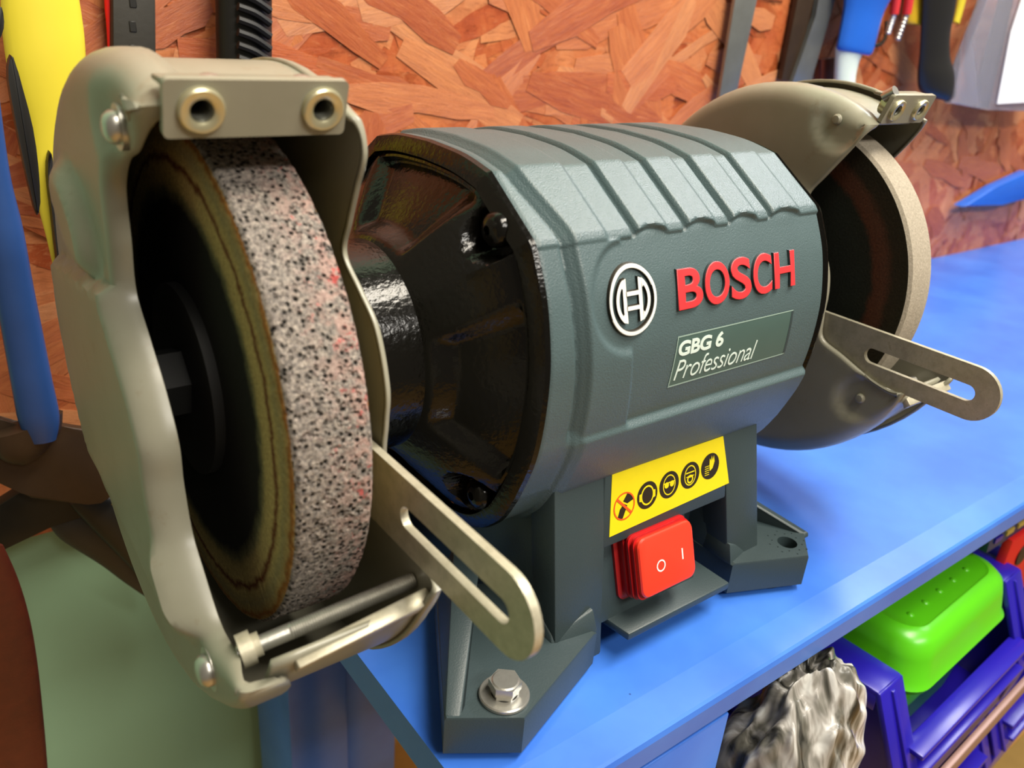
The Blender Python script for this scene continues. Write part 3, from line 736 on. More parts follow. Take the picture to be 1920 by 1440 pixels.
# ------------------------------------------------------------------ wheel guards
def arc(cx, R0, R1, p0, p1, n=60):
    """arc from the top front point over the back to the bottom front point"""
    a0 = math.atan2(p0[1], p0[0]-cx); a1 = math.atan2(p1[1], p1[0]-cx)
    if a1 < 0: a1 += 0
    a1 = a1 if a1 < a0 else a1 - 2*PI
    return [(cx + (R0+(R1-R0)*sm(.55, 1, i/n))*math.cos(a0+(a1-a0)*i/n), (R0+(R1-R0)*sm(.55, 1, i/n))*math.sin(a0+(a1-a0)*i/n)) for i in range(n+1)]
def dish(arcp, opening, c, x0, di, rarc, ropen, skirt, bump=None, rings=40):
    """pressed sheet: flat face at x0, curled towards di along the arc; opening goes from the arc end back to its start"""
    op = catmull([Vector((a, b, 0)) for a, b in opening], 8); raw = [(p[0], p[1], 1.0) for p in arcp] + [(p.x, p.y, 0.0) for p in op[1:-1]]
    pts = []; m = len(raw)
    for i in range(m):                                       # even resampling of the outline
        a = raw[i]; b = raw[(i+1) % m]; L = math.hypot(b[0]-a[0], b[1]-a[1]); k = max(1, round(L/2.2))
        for j in range(k): t = j/k; pts.append((a[0]+(b[0]-a[0])*t, a[1]+(b[1]-a[1])*t, a[2]+(b[2]-a[2])*t))
    n = len(pts); ws = [p[2] for p in pts]
    for _ in range(10): ws = [(ws[i-1]+ws[i]*2+ws[(i+1) % n])/4 for i in range(n)]
    P = [Vector((p[0], p[1])) for p in pts]
    ar = sum(P[i].x*P[(i+1) % n].y - P[(i+1) % n].x*P[i].y for i in range(n)); sg = 1 if ar > 0 else -1
    N = []
    for i in range(n):
        t = (P[(i+1) % n]-P[i-1]).normalized(); N.append(Vector((-t.y, t.x))*sg)
    for _ in range(6): N = [(N[i-1]+N[i]*2+N[(i+1) % n]).normalized() for i in range(n)]
    Q = [ropen + (rarc-ropen)*w_ for w_ in ws]
    for i in range(n):
        dm = min([(P[i]-P[j]).length for j in range(n) if N[i].dot(N[j]) < .1 and (P[j]-P[i]).dot(N[i]) > 0] or [99]); Q[i] = min(Q[i], .40*dm) if P[i].y < 10 else Q[i]
    Q0 = [ropen + (rarc-ropen)*w_ for w_ in ws]
    for _ in range(4): Q = [min(Q[i], (Q[i-1]+Q[i]*2+Q[(i+1) % n])/4) for i in range(n)]
    def bx(y, z): return bump(y, z) if bump else 0
    inner = [P[i]+N[i]*Q[i] for i in range(n)]
    def inside(y, z):
        r_ = False; j = n-1
        for i in range(n):
            a, b = inner[i], inner[j]
            if (a.y > z) != (b.y > z) and y < (b.x-a.x)*(z-a.y)/(b.y-a.y)+a.x: r_ = not r_
            j = i
        return r_
    ys = [p.x for p in inner]; zs = [p.y for p in inner]; gp = []; st_ = 2.4; y = min(ys)
    while y < max(ys):
        z = min(zs)
        while z < max(zs):
            if inside(y, z) and min((p.x-y)**2+(p.y-z)**2 for p in inner) > 1.6: gp.append(Vector((y, z)))
            z += st_
        y += st_
    from mathutils.geometry import delaunay_2d_cdt
    vs, es, fs, *_ = delaunay_2d_cdt(inner+gp, [(i, (i+1) % n) for i in range(n)], [], 1, 1e-5)
    bm = B(); VV = [bm.verts.new((x0+bx(v.x, v.y), v.x, v.y)) for v in vs]
    for f_ in fs:
        try: bm.faces.new([VV[i] for i in f_])
        except ValueError: pass
    for i_e in []: pass
    K = 7; rows = []
    for i in range(n):
        q = Q[i]; col = []
        for k in range(0, K+1):
            ph = k/K*PI/2; p = P[i]+N[i]*q*(1-math.sin(ph)); col.append((x0 + bx(p.x, p.y)*(1-k/K) + di*q*(1-math.cos(ph)), p.x, p.y))
        col.append((x0+di*(q+.15+skirt*ws[i]+(Q0[i]-q)*(ws[i] > .3)), P[i].x, P[i].y)); rows.append(col)
    add_grid(bm, rows, True, False)
    bmesh.ops.remove_doubles(bm, verts=bm.verts, dist=.02)
    loose = [v for v in bm.verts if not v.link_faces]; bmesh.ops.delete(bm, geom=loose, context='VERTS')
    return bm
def ell(y, z, cy, cz, ry, rz, an=0, soft=.35):
    ca, sa = math.cos(an), math.sin(an); dy, dz = y-cy, z-cz
    q = math.hypot((dy*ca+dz*sa)/ry, (-dy*sa+dz*ca)/rz); return 1 - sm(1-soft, 1+soft, q)

LG = thing_l = None
# left guard
cxL = -4
arcW = arc(-6, 93.2, 93, (-46, 80.5), (-91, -31))
openW = [arcW[-1], (-80, -28), (-66, -18), (-61, -8), (-62, 4), (-62.4, 15), (-56.5, 30), (-47, 38), (-37.5, 46), (-41, 56), (-45.5, 66), (-49.6, 75), arcW[0]]
bm = dish(arcW, openW, (20, 5), 34.5, -1, 3.5, 1.0, 1.5)
wallL = solid(obj('wheel_guard', bm, M['guard'], G, angle=40, label='grey sheet-metal guard round the left wheel'), 1.6, 0)
# the left guard is dressed with sub-parts of its inner wall
def band(cx, R_, R2, p0, p1, xa, xb, parent, flare=0):
    A = arc(cx, R_, R2, p0, p1, 90); bm = B(); k = 6
    rows = [[(xa+(xb-xa)*j/k, y, z) for j in range(k+1)] for y, z in A]; add_grid(bm, rows)
    return solid(obj('guard_band', bm, M['guard'], parent, angle=40), 1.6, 0)
band(-7, 92.4, 90.5, (-42, 84.0), (-88, -37), -12, 33, wallL)
def bumpL(y, z):
    big = (1 - sm(31, 33.6, z + .15*y)) * sm(-56, -50, z - .1*y) * (1 - sm(70, 78, math.hypot(y, z)))
    a_ = ell(y, z, 26, 46, 20, 11, .5, .28); b_ = ell(y, z, -44, -41, 11, 4.5, .75, .5); dent = ell(y, z, -26, 79, 13, 10, 0, .5)
    return -4.2*big - 4.8*a_ - 2.6*b_ + 3.0*dent
arcC = arc(-8, 95, 92, (-44, 81), (-86, -44))
openC = [arcC[-1], (-76, -46), (-66, -48), (-58, -46), (-48, -37), (-40, -28), (-36.5, -14), (-36, -1), (-28, 12), (-19, 21.5), (-9, 33), (-10.5, 48), (-12, 62), (-20, 71), (-32, 76), arcC[0]]
bm = dish(arcC, openC, (22, 0), -19.5, 1, 10, 4.5, 4, bumpL, 46)
cov = solid(obj('guard_cover', bm, M['guard'], G, angle=45, label='pressed grey side cover over the left wheel with screw recesses'), 1.5, 0)
def pan_screw(p, ax, rr, parent, m='steel'):
    bm = B(); add_lathe(bm, [(-1.5, rr*.92), (.6, rr), (1.8, rr*.97), (3.0, rr*.72), (3.5, rr*.4), (3.55, .2)], p, ax, 30)
    add_tube(bm, Vector(p)-Vector(ax)*2, Vector(p)+Vector(ax)*.3, rr*1.35, n=30)
    return obj('screw', bm, M[m], parent)
pan_screw((-18.2, -27, 79.5), (-1, 0, 0), 4.0, cov)
pan_screw((-20.0, -63, -57), (-1, 0, 0), 4.6, cov)
def rod(a, b, rr, parent, L=44):
    bm = B(); a = Vector(a); b = Vector(b); N = 150; rows = []
    ax, u, v = frame(b-a); n = 16
    for i in range(N+1):
        t = i/N; q = rr
        if .28 < t: q = rr*(1 + (.07 if i % 2 else -.07))
        rows.append([a + (b-a)*t + (u*math.cos(2*PI*k/n)+v*math.sin(2*PI*k/n))*q for k in range(n)])
    V = add_grid(bm, rows, False, True); bm.faces.new(V[0][::-1]); bm.faces.new(V[-1])
    obj('threaded_rod', bm, M['steel'], parent, angle=60)
rod((-15, -72.3, -46.6), (34, -79.5, -38.0), 2.3, wallL)
bm = B(); add_tube(bm, (-14.5, -72.4, -46.4), (-11.0, -72.8, -45.8), 4.6, n=28); add_tube(bm, (-11.0, -72.8, -45.8), (-9.0, -73.1, -45.4), 3.3, n=24); obj('spacer', bm, M['arm'], wallL)
# turned-in lower lip
bm = B(); add_hexa(bm, [(-6, -91.5, -41), (33, -92, -36.5), (33, -89.5, -40.5), (-6, -88.5, -45), (-6, -87.0, -39.5), (33, -87.6, -34.5), (33, -86, -36.5), (-6, -85.6, -41.5)], .7); obj('guard_lip', bm, M['arm'], wallL)
def nut_plate(x0, x1, yt, zt, yb, zb, nuts, rn, parent):
    nv = Vector((0, -(zt-zb), (yt-yb))).normalized(); nv = nv if nv.y < 0 else -nv
    def P(x, s_, dd): return Vector((x, yb+(yt-yb)*s_, zb+(zt-zb)*s_)) + nv*dd
    H = math.hypot(yt-yb, zt-zb)
    pts = rrect((x0+x1)/2, .5*H, (x1-x0)/2, H/2, 1.3, 4)
    from mathutils.geometry import delaunay_2d_cdt
    loops = [pts] + [[(nx + rn*.6*math.cos(2*PI*i/28), ns*H + rn*.6*math.sin(2*PI*i/28)) for i in range(28)] for nx, ns in nuts]
    V2, E2 = [], []
    for lp in loops:
        b0 = len(V2); V2 += [Vector(q) for q in lp]; E2 += [(b0+i, b0+(i+1) % len(lp)) for i in range(len(lp))]
    vs_, _, fs_, *_r = delaunay_2d_cdt(V2, E2, [], 1, 1e-5); bm = B()
    fs_ = [f_ for f_ in fs_ if all(math.hypot(sum(vs_[i].x for i in f_)/len(f_)-nx, sum(vs_[i].y for i in f_)/len(f_)-ns*H) > rn*.595 or len(f_) < 3 for nx, ns in nuts)]
    for dd in (0, -2.0):
        VV = [bm.verts.new(P(v.x, v.y/H, dd)) for v in vs_]
        for f_ in fs_: bm.faces.new([VV[i] for i in f_])
    bmesh.ops.delete(bm, geom=[v for v in bm.verts if not v.link_faces], context='VERTS')
    for lp in loops:
        add_grid(bm, [[P(x, q/H, dd) for x, q in lp] for dd in (0, -2.0)], False, True)
    bmesh.ops.remove_doubles(bm, verts=bm.verts, dist=.01)
    add_hexa(bm, [P(x0+.5, .70, -10), P(x1-.5, .70, -10), P(x1-.5, .82, -1), P(x0+.5, .82, -1), P(x0+.5, .80, -10), P(x1-.5, .80, -10), P(x1-.5, .97, -1.0), P(x0+.5, .97, -1.0)], .4)
    pl = obj('nut_plate', bm, M['guard'], G, angle=35)
    for (nx, ns) in nuts:
        bm = B(); c0 = P(nx, ns, -1.0)
        add_lathe(bm, [(-5, rn*.51), (-5, rn*.95), (1.6, rn), (2.3, rn*.97), (2.6, rn*.9), (2.6, rn*.66), (2.1, rn*.51)] , c0, nv, 40, True)
        obj('threaded_insert', bm, M['nut'], pl); bm = B()
        for q in range(6):
            pr2 = [(-4.6+q*1.0, rn*.505), (-4.1+q*1.0, rn*.44), (-3.6+q*1.0, rn*.505)]
            ax, u, v = frame(nv); add_grid(bm, [[c0 + ax*t + (u*math.cos(2*PI*i/32)+v*math.sin(2*PI*i/32))*rr for i in range(32)] for t, rr in pr2], False, True)
        obj('screw_thread', bm, M['bore'], pl)
        bm = B(); add_tube(bm, c0 - nv*5.2, c0 - nv*4.7, rn*.6, n=24); obj('bore_shade_cap', bm, M['rubber'], pl)  # added black cap, stands in for the dark inside the bore
    return pl
nut_plate(-14.0, 29.0, -52, 92.8, -48.3, 80.0, [(-6.0, .50), (22.6, .50)], 5.3, wallL)
pan_s = B(); add_lathe(pan_s, [(0, 3.6), (1.6, 3.4), (2.6, 2.2), (2.9, .3)], (-1.5, -44, 90.3), (0, -.25, 1), 24); obj('plate_screw', pan_s, M['steel'], wallL)
pan_s = B(); add_lathe(pan_s, [(0, 3.6), (1.6, 3.4), (2.6, 2.2), (2.9, .3)], (20.5, -44, 90.3), (0, -.25, 1), 24); obj('plate_screw', pan_s, M['steel'], wallL)

# right guard
cxR = 0
arcM = arc(cxR, 88.6, 94, (-44, 77), (-90, -31))
openM = [arcM[-1], (-82, -31), (-72, -29), (-58, -24), (-46, -19.5), (-43.5, -10), (-42.8, 3), (-40, 13.5), (-33.5, 24), (-26, 34), (-22, 43), (-29, 54), (-38, 67), arcM[0]]
def bumpR(y, z):
    a_ = ell(y, z, -31, 77, 13, 12, .6, .18); b_ = ell(y, z, -75, -38, 15, 11, -.5, .18)
    fl = ell(y, z, 0, 12, 45, 36, 0, .12)
    return 1.9*a_ + 1.9*b_ - 1.2*fl
bm = dish(arcM, openM, (18, 4), 273.2, 1, 8, 1.0, 3, bumpR, 46)
wallR = solid(obj('wheel_guard', bm, M['guard'], G, angle=45, label='grey sheet-metal guard round the right wheel'), 1.4, 0)
for (y, z) in ((-27.7, 77.0), (-71.2, -39.7)):
    bm = B(); add_lathe(bm, [(-1, 2.3), (2.2, 2.3), (3.0, 1.6), (3.1, .2)], (276.0, y, z), (-1, 0, 0), 20); obj('rivet', bm, M['guard'], wallR)
band(cxR, 86.2, 91.5, (-40, 78), (-88, -33), 278, 314, wallR)
arcF = arc(cxR, 90, 95, (-44, 77), (-90, -31)); openF = [(arcF[-1])] + openM[1:-1] + [arcF[0]]
bm = dish(arcF, openF, (18, 4), 320, -1, 5, 1.0, 2); farR = solid(obj('guard_cover', bm, M['guard'], G, angle=45), 1.4, 0)
rod((277, -72, -40), (322, -72, -40), 2.1, wallR)
bm = B(); add_hexa(bm, [(281, -91, -36.5), (318, -91, -36.5), (318, -88.5, -39.5), (281, -88.5, -39.5), (281, -87.5, -33), (318, -87.5, -33), (318, -86, -35), (281, -86, -35)], .6); obj('guard_lip', bm, M['arm'], wallR)
nut_plate(280.0, 314.0, -48.5, 89.4, -44.6, 77.4, [(286.4, .5), (305.2, .5)], 4.6, wallR)
bm = B(); add_tube(bm, (282.5, -42, 88), (282.5, -46.5, 91), 2.3, n=20); obj('plate_screw', bm, M['steel'], wallR)

# slotted tool-rest arms
def tool_arm(xa, xb, cy, cz, hw, yroot, s0, s1, sh, scz, parent, label=None):
    n = 20; tip = [(cy + hw*math.cos(a)*1.0, cz + hw*math.sin(a)) for a in [PI/2 + PI*i/n for i in range(n+1)]]
    def slot(i, N):   # walks the slot outline in step with the outer outline
        pass
    outer = []; inner = []
    m = 16
    for i in range(m): t = i/m; outer.append((yroot + (cy-yroot)*t, cz+hw)); inner.append((s0 + (s1-s0)*t, scz+sh))
    for i in range(n): a = PI/2 + PI*i/n; outer.append((cy + hw*math.cos(a), cz + hw*math.sin(a))); inner.append((s1 + sh*math.cos(a), scz + sh*math.sin(a)))
    for i in range(m): t = i/m; outer.append((cy + (yroot-cy)*t, cz-hw)); inner.append((s1 + (s0-s1)*t, scz-sh))
    for i in range(n): a = -PI/2 + PI*i/n; outer.append((yroot, cz - hw + 2*hw*i/n)); inner.append((s0 + sh*math.cos(a), scz + sh*math.sin(a)))
    b_ = .25
    rows = []
    for x, o_, q in ((xa+b_, 0, 0), (xa, -b_, b_)):
        pass
    def sc(P, c0, k): return P
    bm = B(); L1 = [(xa, y, z) for y, z in outer]; L2 = [(xb, y, z) for y, z in outer]; I1 = [(xa, y, z) for y, z in inner]; I2 = [(xb, y, z) for y, z in inner]
    add_grid(bm, [I1, L1, L2, I2], True, True)
    es = [e for e in bm.edges if e.calc_face_angle(0) > .8]; bmesh.ops.bevel(bm, geom=es, offset=.22, segments=2, profile=.5, affect='EDGES')
    return obj('tool_rest_arm', bm, M['arm'], G, angle=45, label=label)
tool_arm(30.0, 32.4, -125.3, -14.8, 11.6, -56, -81, -124, 3.4, -15.2, wallL, 'left slotted metal arm for the tool rest')
tool_arm(275.4, 277.6, -115.0, -18.8, 11.7, -40, -70.5, -113.5, 3.5, -19.2, wallR, 'right slotted metal arm for the tool rest')

# mounting bolt through the near foot
bo = thing('hex_bolt', 'zinc hexagon bolt with round washer in the near left foot of the grinder', 'bolt', (68, -83, FZ1))
bm = B(); add_lathe(bm, [(0, 4.6), (0, 8.3), (.3, 8.6), (1.3, 8.6), (1.7, 8.2), (1.7, 4.6)], (68, -83, FZ1), (0, 0, 1), 48, True); obj('washer', bm, M['steel'], bo)
bm = B(); rows = []
for z, q in ((FZ1+1.7, 4.9), (FZ1+3.6, 4.9), (FZ1+3.9, 5.6), (FZ1+6.9, 5.6)): 
    rows.append([(68+q*math.cos(PI*i/3+.35), -83+q*math.sin(PI*i/3+.35), z) for i in range(6)])
V = add_grid(bm, rows, False, True); bm.faces.new(V[-1]); bm.faces.new(V[0][::-1]); add_tube(bm, (68, -83, FZ1+6.9), (68, -83, FZ1+7.3), 4.7, 4.2, 30)
add_tube(bm, (68, -83, FZ0-2), (68, -83, FZ1+2), 3.9, n=20)
obj('bolt_head', bm, M['steel'], bo, angle=25)

# ------------------------------------------------------------------ tools hanging on the board, left side
def hang(name, label, cat, u, v, y, group=None): return thing(name, label, cat, at(u, v, y), group)
# yellow and black handled saw
t = hang('hand_saw', 'hand tool with bright yellow grip and black inlays hanging left of the guard', 'hand tool', 90, 100, 172)
px_loft('grip', [(-20, -160, 135, -170), (0, -60, 138, -70), (2, 40, 152, 20), (18, 150, 160, 90), (48, 250, 160, 190), (62, 350, 148, 300), (88, 450, 146, 420), (108, 540, 150, 540), (124, 620, 146, 640)], 172, M['yellow_tool'], t, .35)
px_plate('inlay', [(18, 112), (26, 108), (44, 170), (62, 240), (72, 310), (76, 380), (70, 405), (60, 370), (46, 310), (28, 220), (16, 150)], 160, 6, M['black_grip'], t, .8, 2, 'black rubber inlay')
px_plate('inlay', [(92, 292), (98, 290), (108, 350), (120, 440), (136, 560), (140, 640), (128, 620), (112, 520), (98, 400), (90, 330)], 162, 6, M['black_grip'], t, .8, 2, 'black rubber inlay')
px_plate('inlay', [(-6, 20), (4, 14), (8, 40), (4, 66), (-8, 80)], 160, 6, M['black_grip'], t, .6, 2, 'black rubber inlay')
# yellow hanging tag
bm = B(); P = [at(u, v, 166) for u, v in ((139, 664), (152, 650), (200, 822), (204, 838), (168, 806))]
add_prism(bm, [(p.x, p.z) for p in P], lambda x, z: (x, 166, z), lambda x, z: (x, 168, z), .3); tg = obj('plastic_tag', bm, M['yellow_dull']); tag(tg, 'narrow yellow plastic tag with a dark hole beside the guard', 'tag')
bm = B(); p = at(174, 786, 165.7); add_tube(bm, p, p + Vector((0, .5, 0)), 2.6, n=20); obj('hole_ring', bm, M['red_brown'], tg)
bm = B(); p = at(174, 786, 165.3); add_tube(bm, p, p + Vector((0, .5, 0)), 1.2, n=20); obj('hole', bm, M['black_grip'], tg)
# blue handled scraper with brown metal blade
t = hang('wide_scraper', 'dark blue handled scraper with a brown metal blade at the left edge', 'scraper', 70, 830, 150)
px_loft('handle', [(-60, 120, -6, 140), (-52, 230, 8, 250), (-44, 330, 22, 340), (-32, 430, 44, 430), (-14, 530, 62, 530), (4, 630, 80, 620), (22, 730, 98, 710), (34, 790, 112, 780), (52, 830, 106, 822)], 150, M['blue_dark'], t, .6)
px_loft('ferrule', [(-20, 820, 118, 770), (-8, 850, 116, 800), (10, 866, 108, 816), (40, 872, 90, 840)], 153, M['brown_metal'], t, .4)
px_plate('blade', [(-40, 770), (30, 800), (120, 800), (165, 806), (200, 838), (215, 870), (232, 918), (190, 945), (165, 948), (60, 935), (40, 925), (-40, 890)], 156, 5, M['brown_metal'], t, 1.0, 0, 'brown weathered metal blade')
# dark bar behind
t2 = B(); P = [at(u, v, 168) for u, v in ((-60, 985), (40, 922), (110, 940), (200, 940), (196, 958), (100, 985), (26, 1022), (-60, 1064))]
add_prism(t2, [(p.x, p.z) for p in P], lambda x, z: (x, 168, z), lambda x, z: (x, 176, z), .5); tag(obj('steel_bar', t2, M['dark_metal']), 'dark steel bar lying under the brown scraper blade', 'bar')
# black pliers
t = hang('pliers', 'black handled pliers hanging below the brown blade behind the guard', 'pliers', 170, 960, 172)
px_loft('handle', [(92, 985, 108, 958), (112, 1010, 150, 950), (150, 1035, 210, 960), (190, 1060, 252, 1000), (230, 1090, 280, 1060), (262, 1112, 294, 1098), (290, 1130, 300, 1124)], 174, M['grey_grip'], t, .5)
px_loft('handle', [(130, 945, 160, 930), (170, 990, 225, 930), (210, 1030, 262, 970), (240, 1060, 280, 1020), (268, 1090, 296, 1070), (288, 1120, 302, 1110)], 166, M['black_grip'], t, .5)
px_plate('collar', [(194, 955), (236, 928), (242, 950), (232, 968)], 162, 5, M['yellow_dull'], t, .4, 0, 'yellow collar')
# red-brown curved wood, nearer the camera
t = px_loft('wooden_board', [(-60, 1010, 6, 1022), (-60, 1090, 34, 1085), (-60, 1160, 56, 1160), (-60, 1240, 70, 1240), (-60, 1330, 80, 1330), (-60, 1420, 88, 1420), (-60, 1540, 96, 1540)], 120, M['red_brown'], None, .3)
tag(t, 'red-brown wooden board with a curved edge at the lower left corner', 'board')
# red strip, grey perforated holder, ribbed grip
t = px_loft('screwdriver_shaft', [(192, -140, 214, -140), (195, 0, 214, 0), (200, 60, 212, 60), (205, 180, 212, 180)], 186, M['red_bright'], None, .5); tag(t, 'thin bright red shaft between the yellow grip and the grey holder', 'screwdriver')
t = hang('tool_holder', 'dark grey holder strip with a row of square holes', 'holder', 250, 100, 184)
px_plate('strip', [(210, -120), (292, -120), (294, 140), (212, 140)], 180, 10, M['grey_grip'], t, 1.6)
for v in (-42, 4, 50, 94):
    c0 = at(249, v, 179.9); bm = B(); add_box(bm, c0.x-1.5, c0.x+1.5, 179.6, 180.4, c0.z-2.3, c0.z+2.3, .3, 1); obj('square_hole', bm, M['black_grip'], t)
t = hang('hammer', 'black ribbed rubber grip hanging above the left guard', 'hammer', 460, 120, 178)
px_loft('grip', [(404, -160, 506, -160), (405, -60, 508, -60), (405, 20, 508, 20), (406, 90, 508, 90), (408, 200, 508, 200)], 178, M['black_grip'], t, .7)
for k in range(9):
    a0 = at(446, -60+k*24, 166); b0 = at(506, -28+k*24, 168); bm = B(); add_pipe(bm, catmull([a0, a0.lerp(b0, .5)+Vector((0, -.6, 1.0)), b0], 5), 1.9, 8); obj('grip_rib', bm, M['black_grip'], t)

# ------------------------------------------------------------------ tools hanging on the board, right side
t = px_plate('steel_rule', [(1398, -120), (1446, -120), (1378, 190), (1348, 190)], 186, 3, M['tool_metal'], None, .3); tag(t, 'flat grey steel strip hanging left of the right guard top', 'steel strip')
t = px_plate('steel_file', [(1556, -120), (1590, -110), (1566, 0), (1520, 158), (1484, 158), (1530, 30)], 186, 4, M['tool_metal'], None, .5); tag(t, 'narrow grey metal file beside the blue grip', 'file')
t = px_plate('wooden_batten', [(1496, -60), (1532, -60), (1506, 60), (1478, 150), (1462, 150)], 190, 5, M['tan_dark'], None, .4) if 'tan_dark' in M else px_plate('wooden_batten', [(1508, -60), (1540, -60), (1512, 60), (1482, 150), (1466, 150)], 189, 5, M['brown_metal'], None, .4)
tag(t, 'brown batten just left of the narrow metal file', 'batten')
t = hang('tin_snips', 'bright blue grip over a white tapered shank on the board', 'hand tool', 1600, 90, 172)
px_loft('grip', [(1600, -170, 1720, -150), (1590, -60, 1690, -50), (1586, 10, 1654, 20), (1577, 60, 1640, 70), (1572, 90, 1632, 98), (1580, 96, 1626, 104)], 172, M['blue_tool'], t, .35)
px_loft('shank', [(1572, 88, 1614, 96), (1570, 110, 1606, 116), (1568, 140, 1600, 145), (1566, 190, 1598, 190)], 174, M['pale_tool'], t, .5)
t = px_plate('wooden_peg', [(1541, 112), (1570, 108), (1572, 154), (1540, 154)], 186, 7, M['red_brown'], None, .5); tag(t, 'small red-brown square peg under the blue grip', 'peg')
bm = B(); add_pipe(bm, catmull([at(1628, 84, 176), at(1648, 84, 180), at(1660, 70, 188), at(1662, 40, 192)], 6), 1.6, 10); tag(obj('wire_hook', bm, M['dark_metal']), 'grey wire hook between the blue grip and red drivers', 'hook')
for k, (du, lab) in enumerate(((0, 'left one of two red capped threaded bits on the board'), (24, 'right one of two red capped threaded bits on the board'))):
    t = hang('screw_bit', lab, 'bit', 1670+du, 30, 178, 'red capped bits'); 
    a0 = at(1686+du, -40, 178); a1 = at(1676+du, 26, 178); a2 = at(1664+du-(6 if k else 0), 64+k*12, 178)
    bm = B(); add_tube(bm, a0, a1, 4.2, 3.8, 20); obj('cap', bm, M['red_plastic'], t)
    bm = B(); N = 14
    add_lathe(bm, [(i*(a2-a1).length/N, 2.8 if i % 2 else 2.0) for i in range(N+1)], a1, a2-a1, 18); obj('threaded_shank', bm, M['steel'], t)
t = px_loft('yellow_sleeve', [(1710, -80, 1740, -80), (1702, 0, 1735, 0), (1697, 38, 1728, 44), (1698, 44, 1726, 46)], 184, M['yellow_dull'], None, .6); tag(t, 'olive yellow sleeve left of the big black handle', 'sleeve')
t = hang('riveter', 'large black handle with a swollen knurled end beside the blister pack', 'hand tool', 1755, 180, 172)
px_loft('handle', [(1740, -160, 1806, -160), (1732, 0, 1790, 0), (1729, 60, 1779, 60), (1726, 110, 1778, 104), (1724, 140, 1786, 140), (1727, 168, 1784, 178), (1740, 180, 1776, 190)], 172, M['black_grip'], t, .3)
t = px_loft('yellow_rod', [(1806, -80, 1824, -80), (1796, 0, 1808, 0), (1788, 40, 1796, 46)], 186, M['yellow_tool'], None, .6); tag(t, 'thin yellow rod partly hidden behind the big black handle', 'rod')
# blister pack
t = hang('blister_pack', 'clear plastic blister pack with a white card at the top right', 'package', 1860, 205, 170)
px_plate('card', [(1870, 195), (1960, 190), (1990, -60), (1935, -60), (1896, 60)], 162, 1.0, M['paper'], t, 0)
px_plate('blister', [(1786, 195), (1850, 206), (1960, 210), (2010, -60), (1880, -80), (1836, 40), (1800, 130)], 164, 9, M['clear'], t, 1.5)
px_plate('backing', [(1822, 200), (1846, 202), (1900, -60), (1876, -60), (1836, 120)], 177, 1, M['grey_grip'], t, 0, 0, 'dark grey strip of backing')
c0 = at(1808, 156, 174); bm = B(); add_tube(bm, c0, c0+Vector((0, 3, 0)), 4.6, n=24); obj('yellow_plug', bm, M['yellow_dull'], t)
# blue plastic wedge at the right edge
t = px_plate('plastic_hook', [(1806, 388), (1870, 350), (1930, 322), (1960, 330), (1930, 372), (1880, 384)], 180, 12, M['blue_tool'], None, 1.5); tag(t, 'blue pointed plastic hook on the board above the bench end', 'hook')

# ------------------------------------------------------------------ storage bins under the front of the bench
YAW = math.radians(3.0)
def rotz(p, o): c_, s_ = math.cos(YAW), math.sin(YAW); q = Vector(p) - o; return o + Vector((q.x*c_ - q.y*s_, q.x*s_ + q.y*c_, q.z))
def storage_bin(o, label):
    """o = front left top corner of the left side wall"""
    t = thing('storage_bin', label, 'storage bin', o + Vector((80, 60, -115)), 'blue stacking bins')
    def R_(P): return [rotz(p, o) for p in P]
    W_, T = 183, 24; x, y, z = o
    for nm, xa, xb in (('side_wall', x, x+T), ('side_wall', x+W_-T, x+W_)):
        bm = B()
        sidep = [(y, z), (y+150, z), (y+150, z-84), (y-22, z-84), (y-24, z-52)]
        xi0, xi1 = (xa+T*.72, xb) if xa == x else (xa, xa+T*.28)
        xi0, xi1 = (xa+8, xa+15)
        add_prism(bm, sidep, lambda a, b: (xi0, a, b), lambda a, b: (xi1, a, b), .8)
        add_box(bm, xa, xb, y, y+150, z-3.5, z+.5, 1)                  # flat rim
        add_box(bm, xa, xa+2.5, y, y+150, z-12, z-1, .8); add_box(bm, xb-2.5, xb, y, y+150, z-9, z-1, .8)
        for v in bm.verts: v.co = rotz(v.co, o)
        obj(nm, bm, M['bin_blue'], t)
        bm = B(); add_hexa(bm, [(xa, y-25, z-52), (xb, y-25, z-52), (xb, y-21, z-52), (xa, y-21, z-52), (xa, y-1, z), (xb, y-1, z), (xb, y+3, z), (xa, y+3, z)], .8)
        add_hexa(bm, [(xa+10, y-27.5, z-52), (xa+13, y-27.5, z-52), (xa+13, y-22, z-52), (xa+10, y-22, z-52), (xa+10, y-3.5, z-2), (xa+13, y-3.5, z-2), (xa+13, y+2, z-2), (xa+10, y+2, z-2)], .4)
        add_hexa(bm, [(xa, y-22, z-84), (xb, y-22, z-84), (xb, y-18, z-84), (xa, y-18, z-84), (xa, y-25, z-52), (xb, y-25, z-52), (xb, y-21, z-52), (xa, y-21, z-52)], .8)
        for v in bm.verts: v.co = rotz(v.co, o)
        obj('front_post', bm, M['bin_blue'], t)
    bm = B(); add_box(bm, x+8, x+W_-8, y-20, y+150, z-84, z-80, 1); add_box(bm, x+8, x+W_-8, y+146, y+150, z-82, z, 1)
    for v in bm.verts: v.co = rotz(v.co, o)
    obj('body', bm, M['bin_blue'], t)
    bm = B(); add_hexa(bm, [(x+16, y-22, z-83), (x+W_-16, y-22, z-83), (x+W_-16, y-18, z-83), (x+16, y-18, z-83), (x+16, y-18, z-36), (x+W_-16, y-18, z-36), (x+W_-16, y-14, z-36), (x+16, y-14, z-36)], .8)
    add_box(bm, x+18, x+W_-18, y-25, y-13, z-38, z-34.5, 1); add_box(bm, x+24, x+W_-24, y-27, y-18, z-52, z-49, 1)
    for v in bm.verts: v.co = rotz(v.co, o)
    obj('front_lip', bm, M['bin_blue'], t); return t
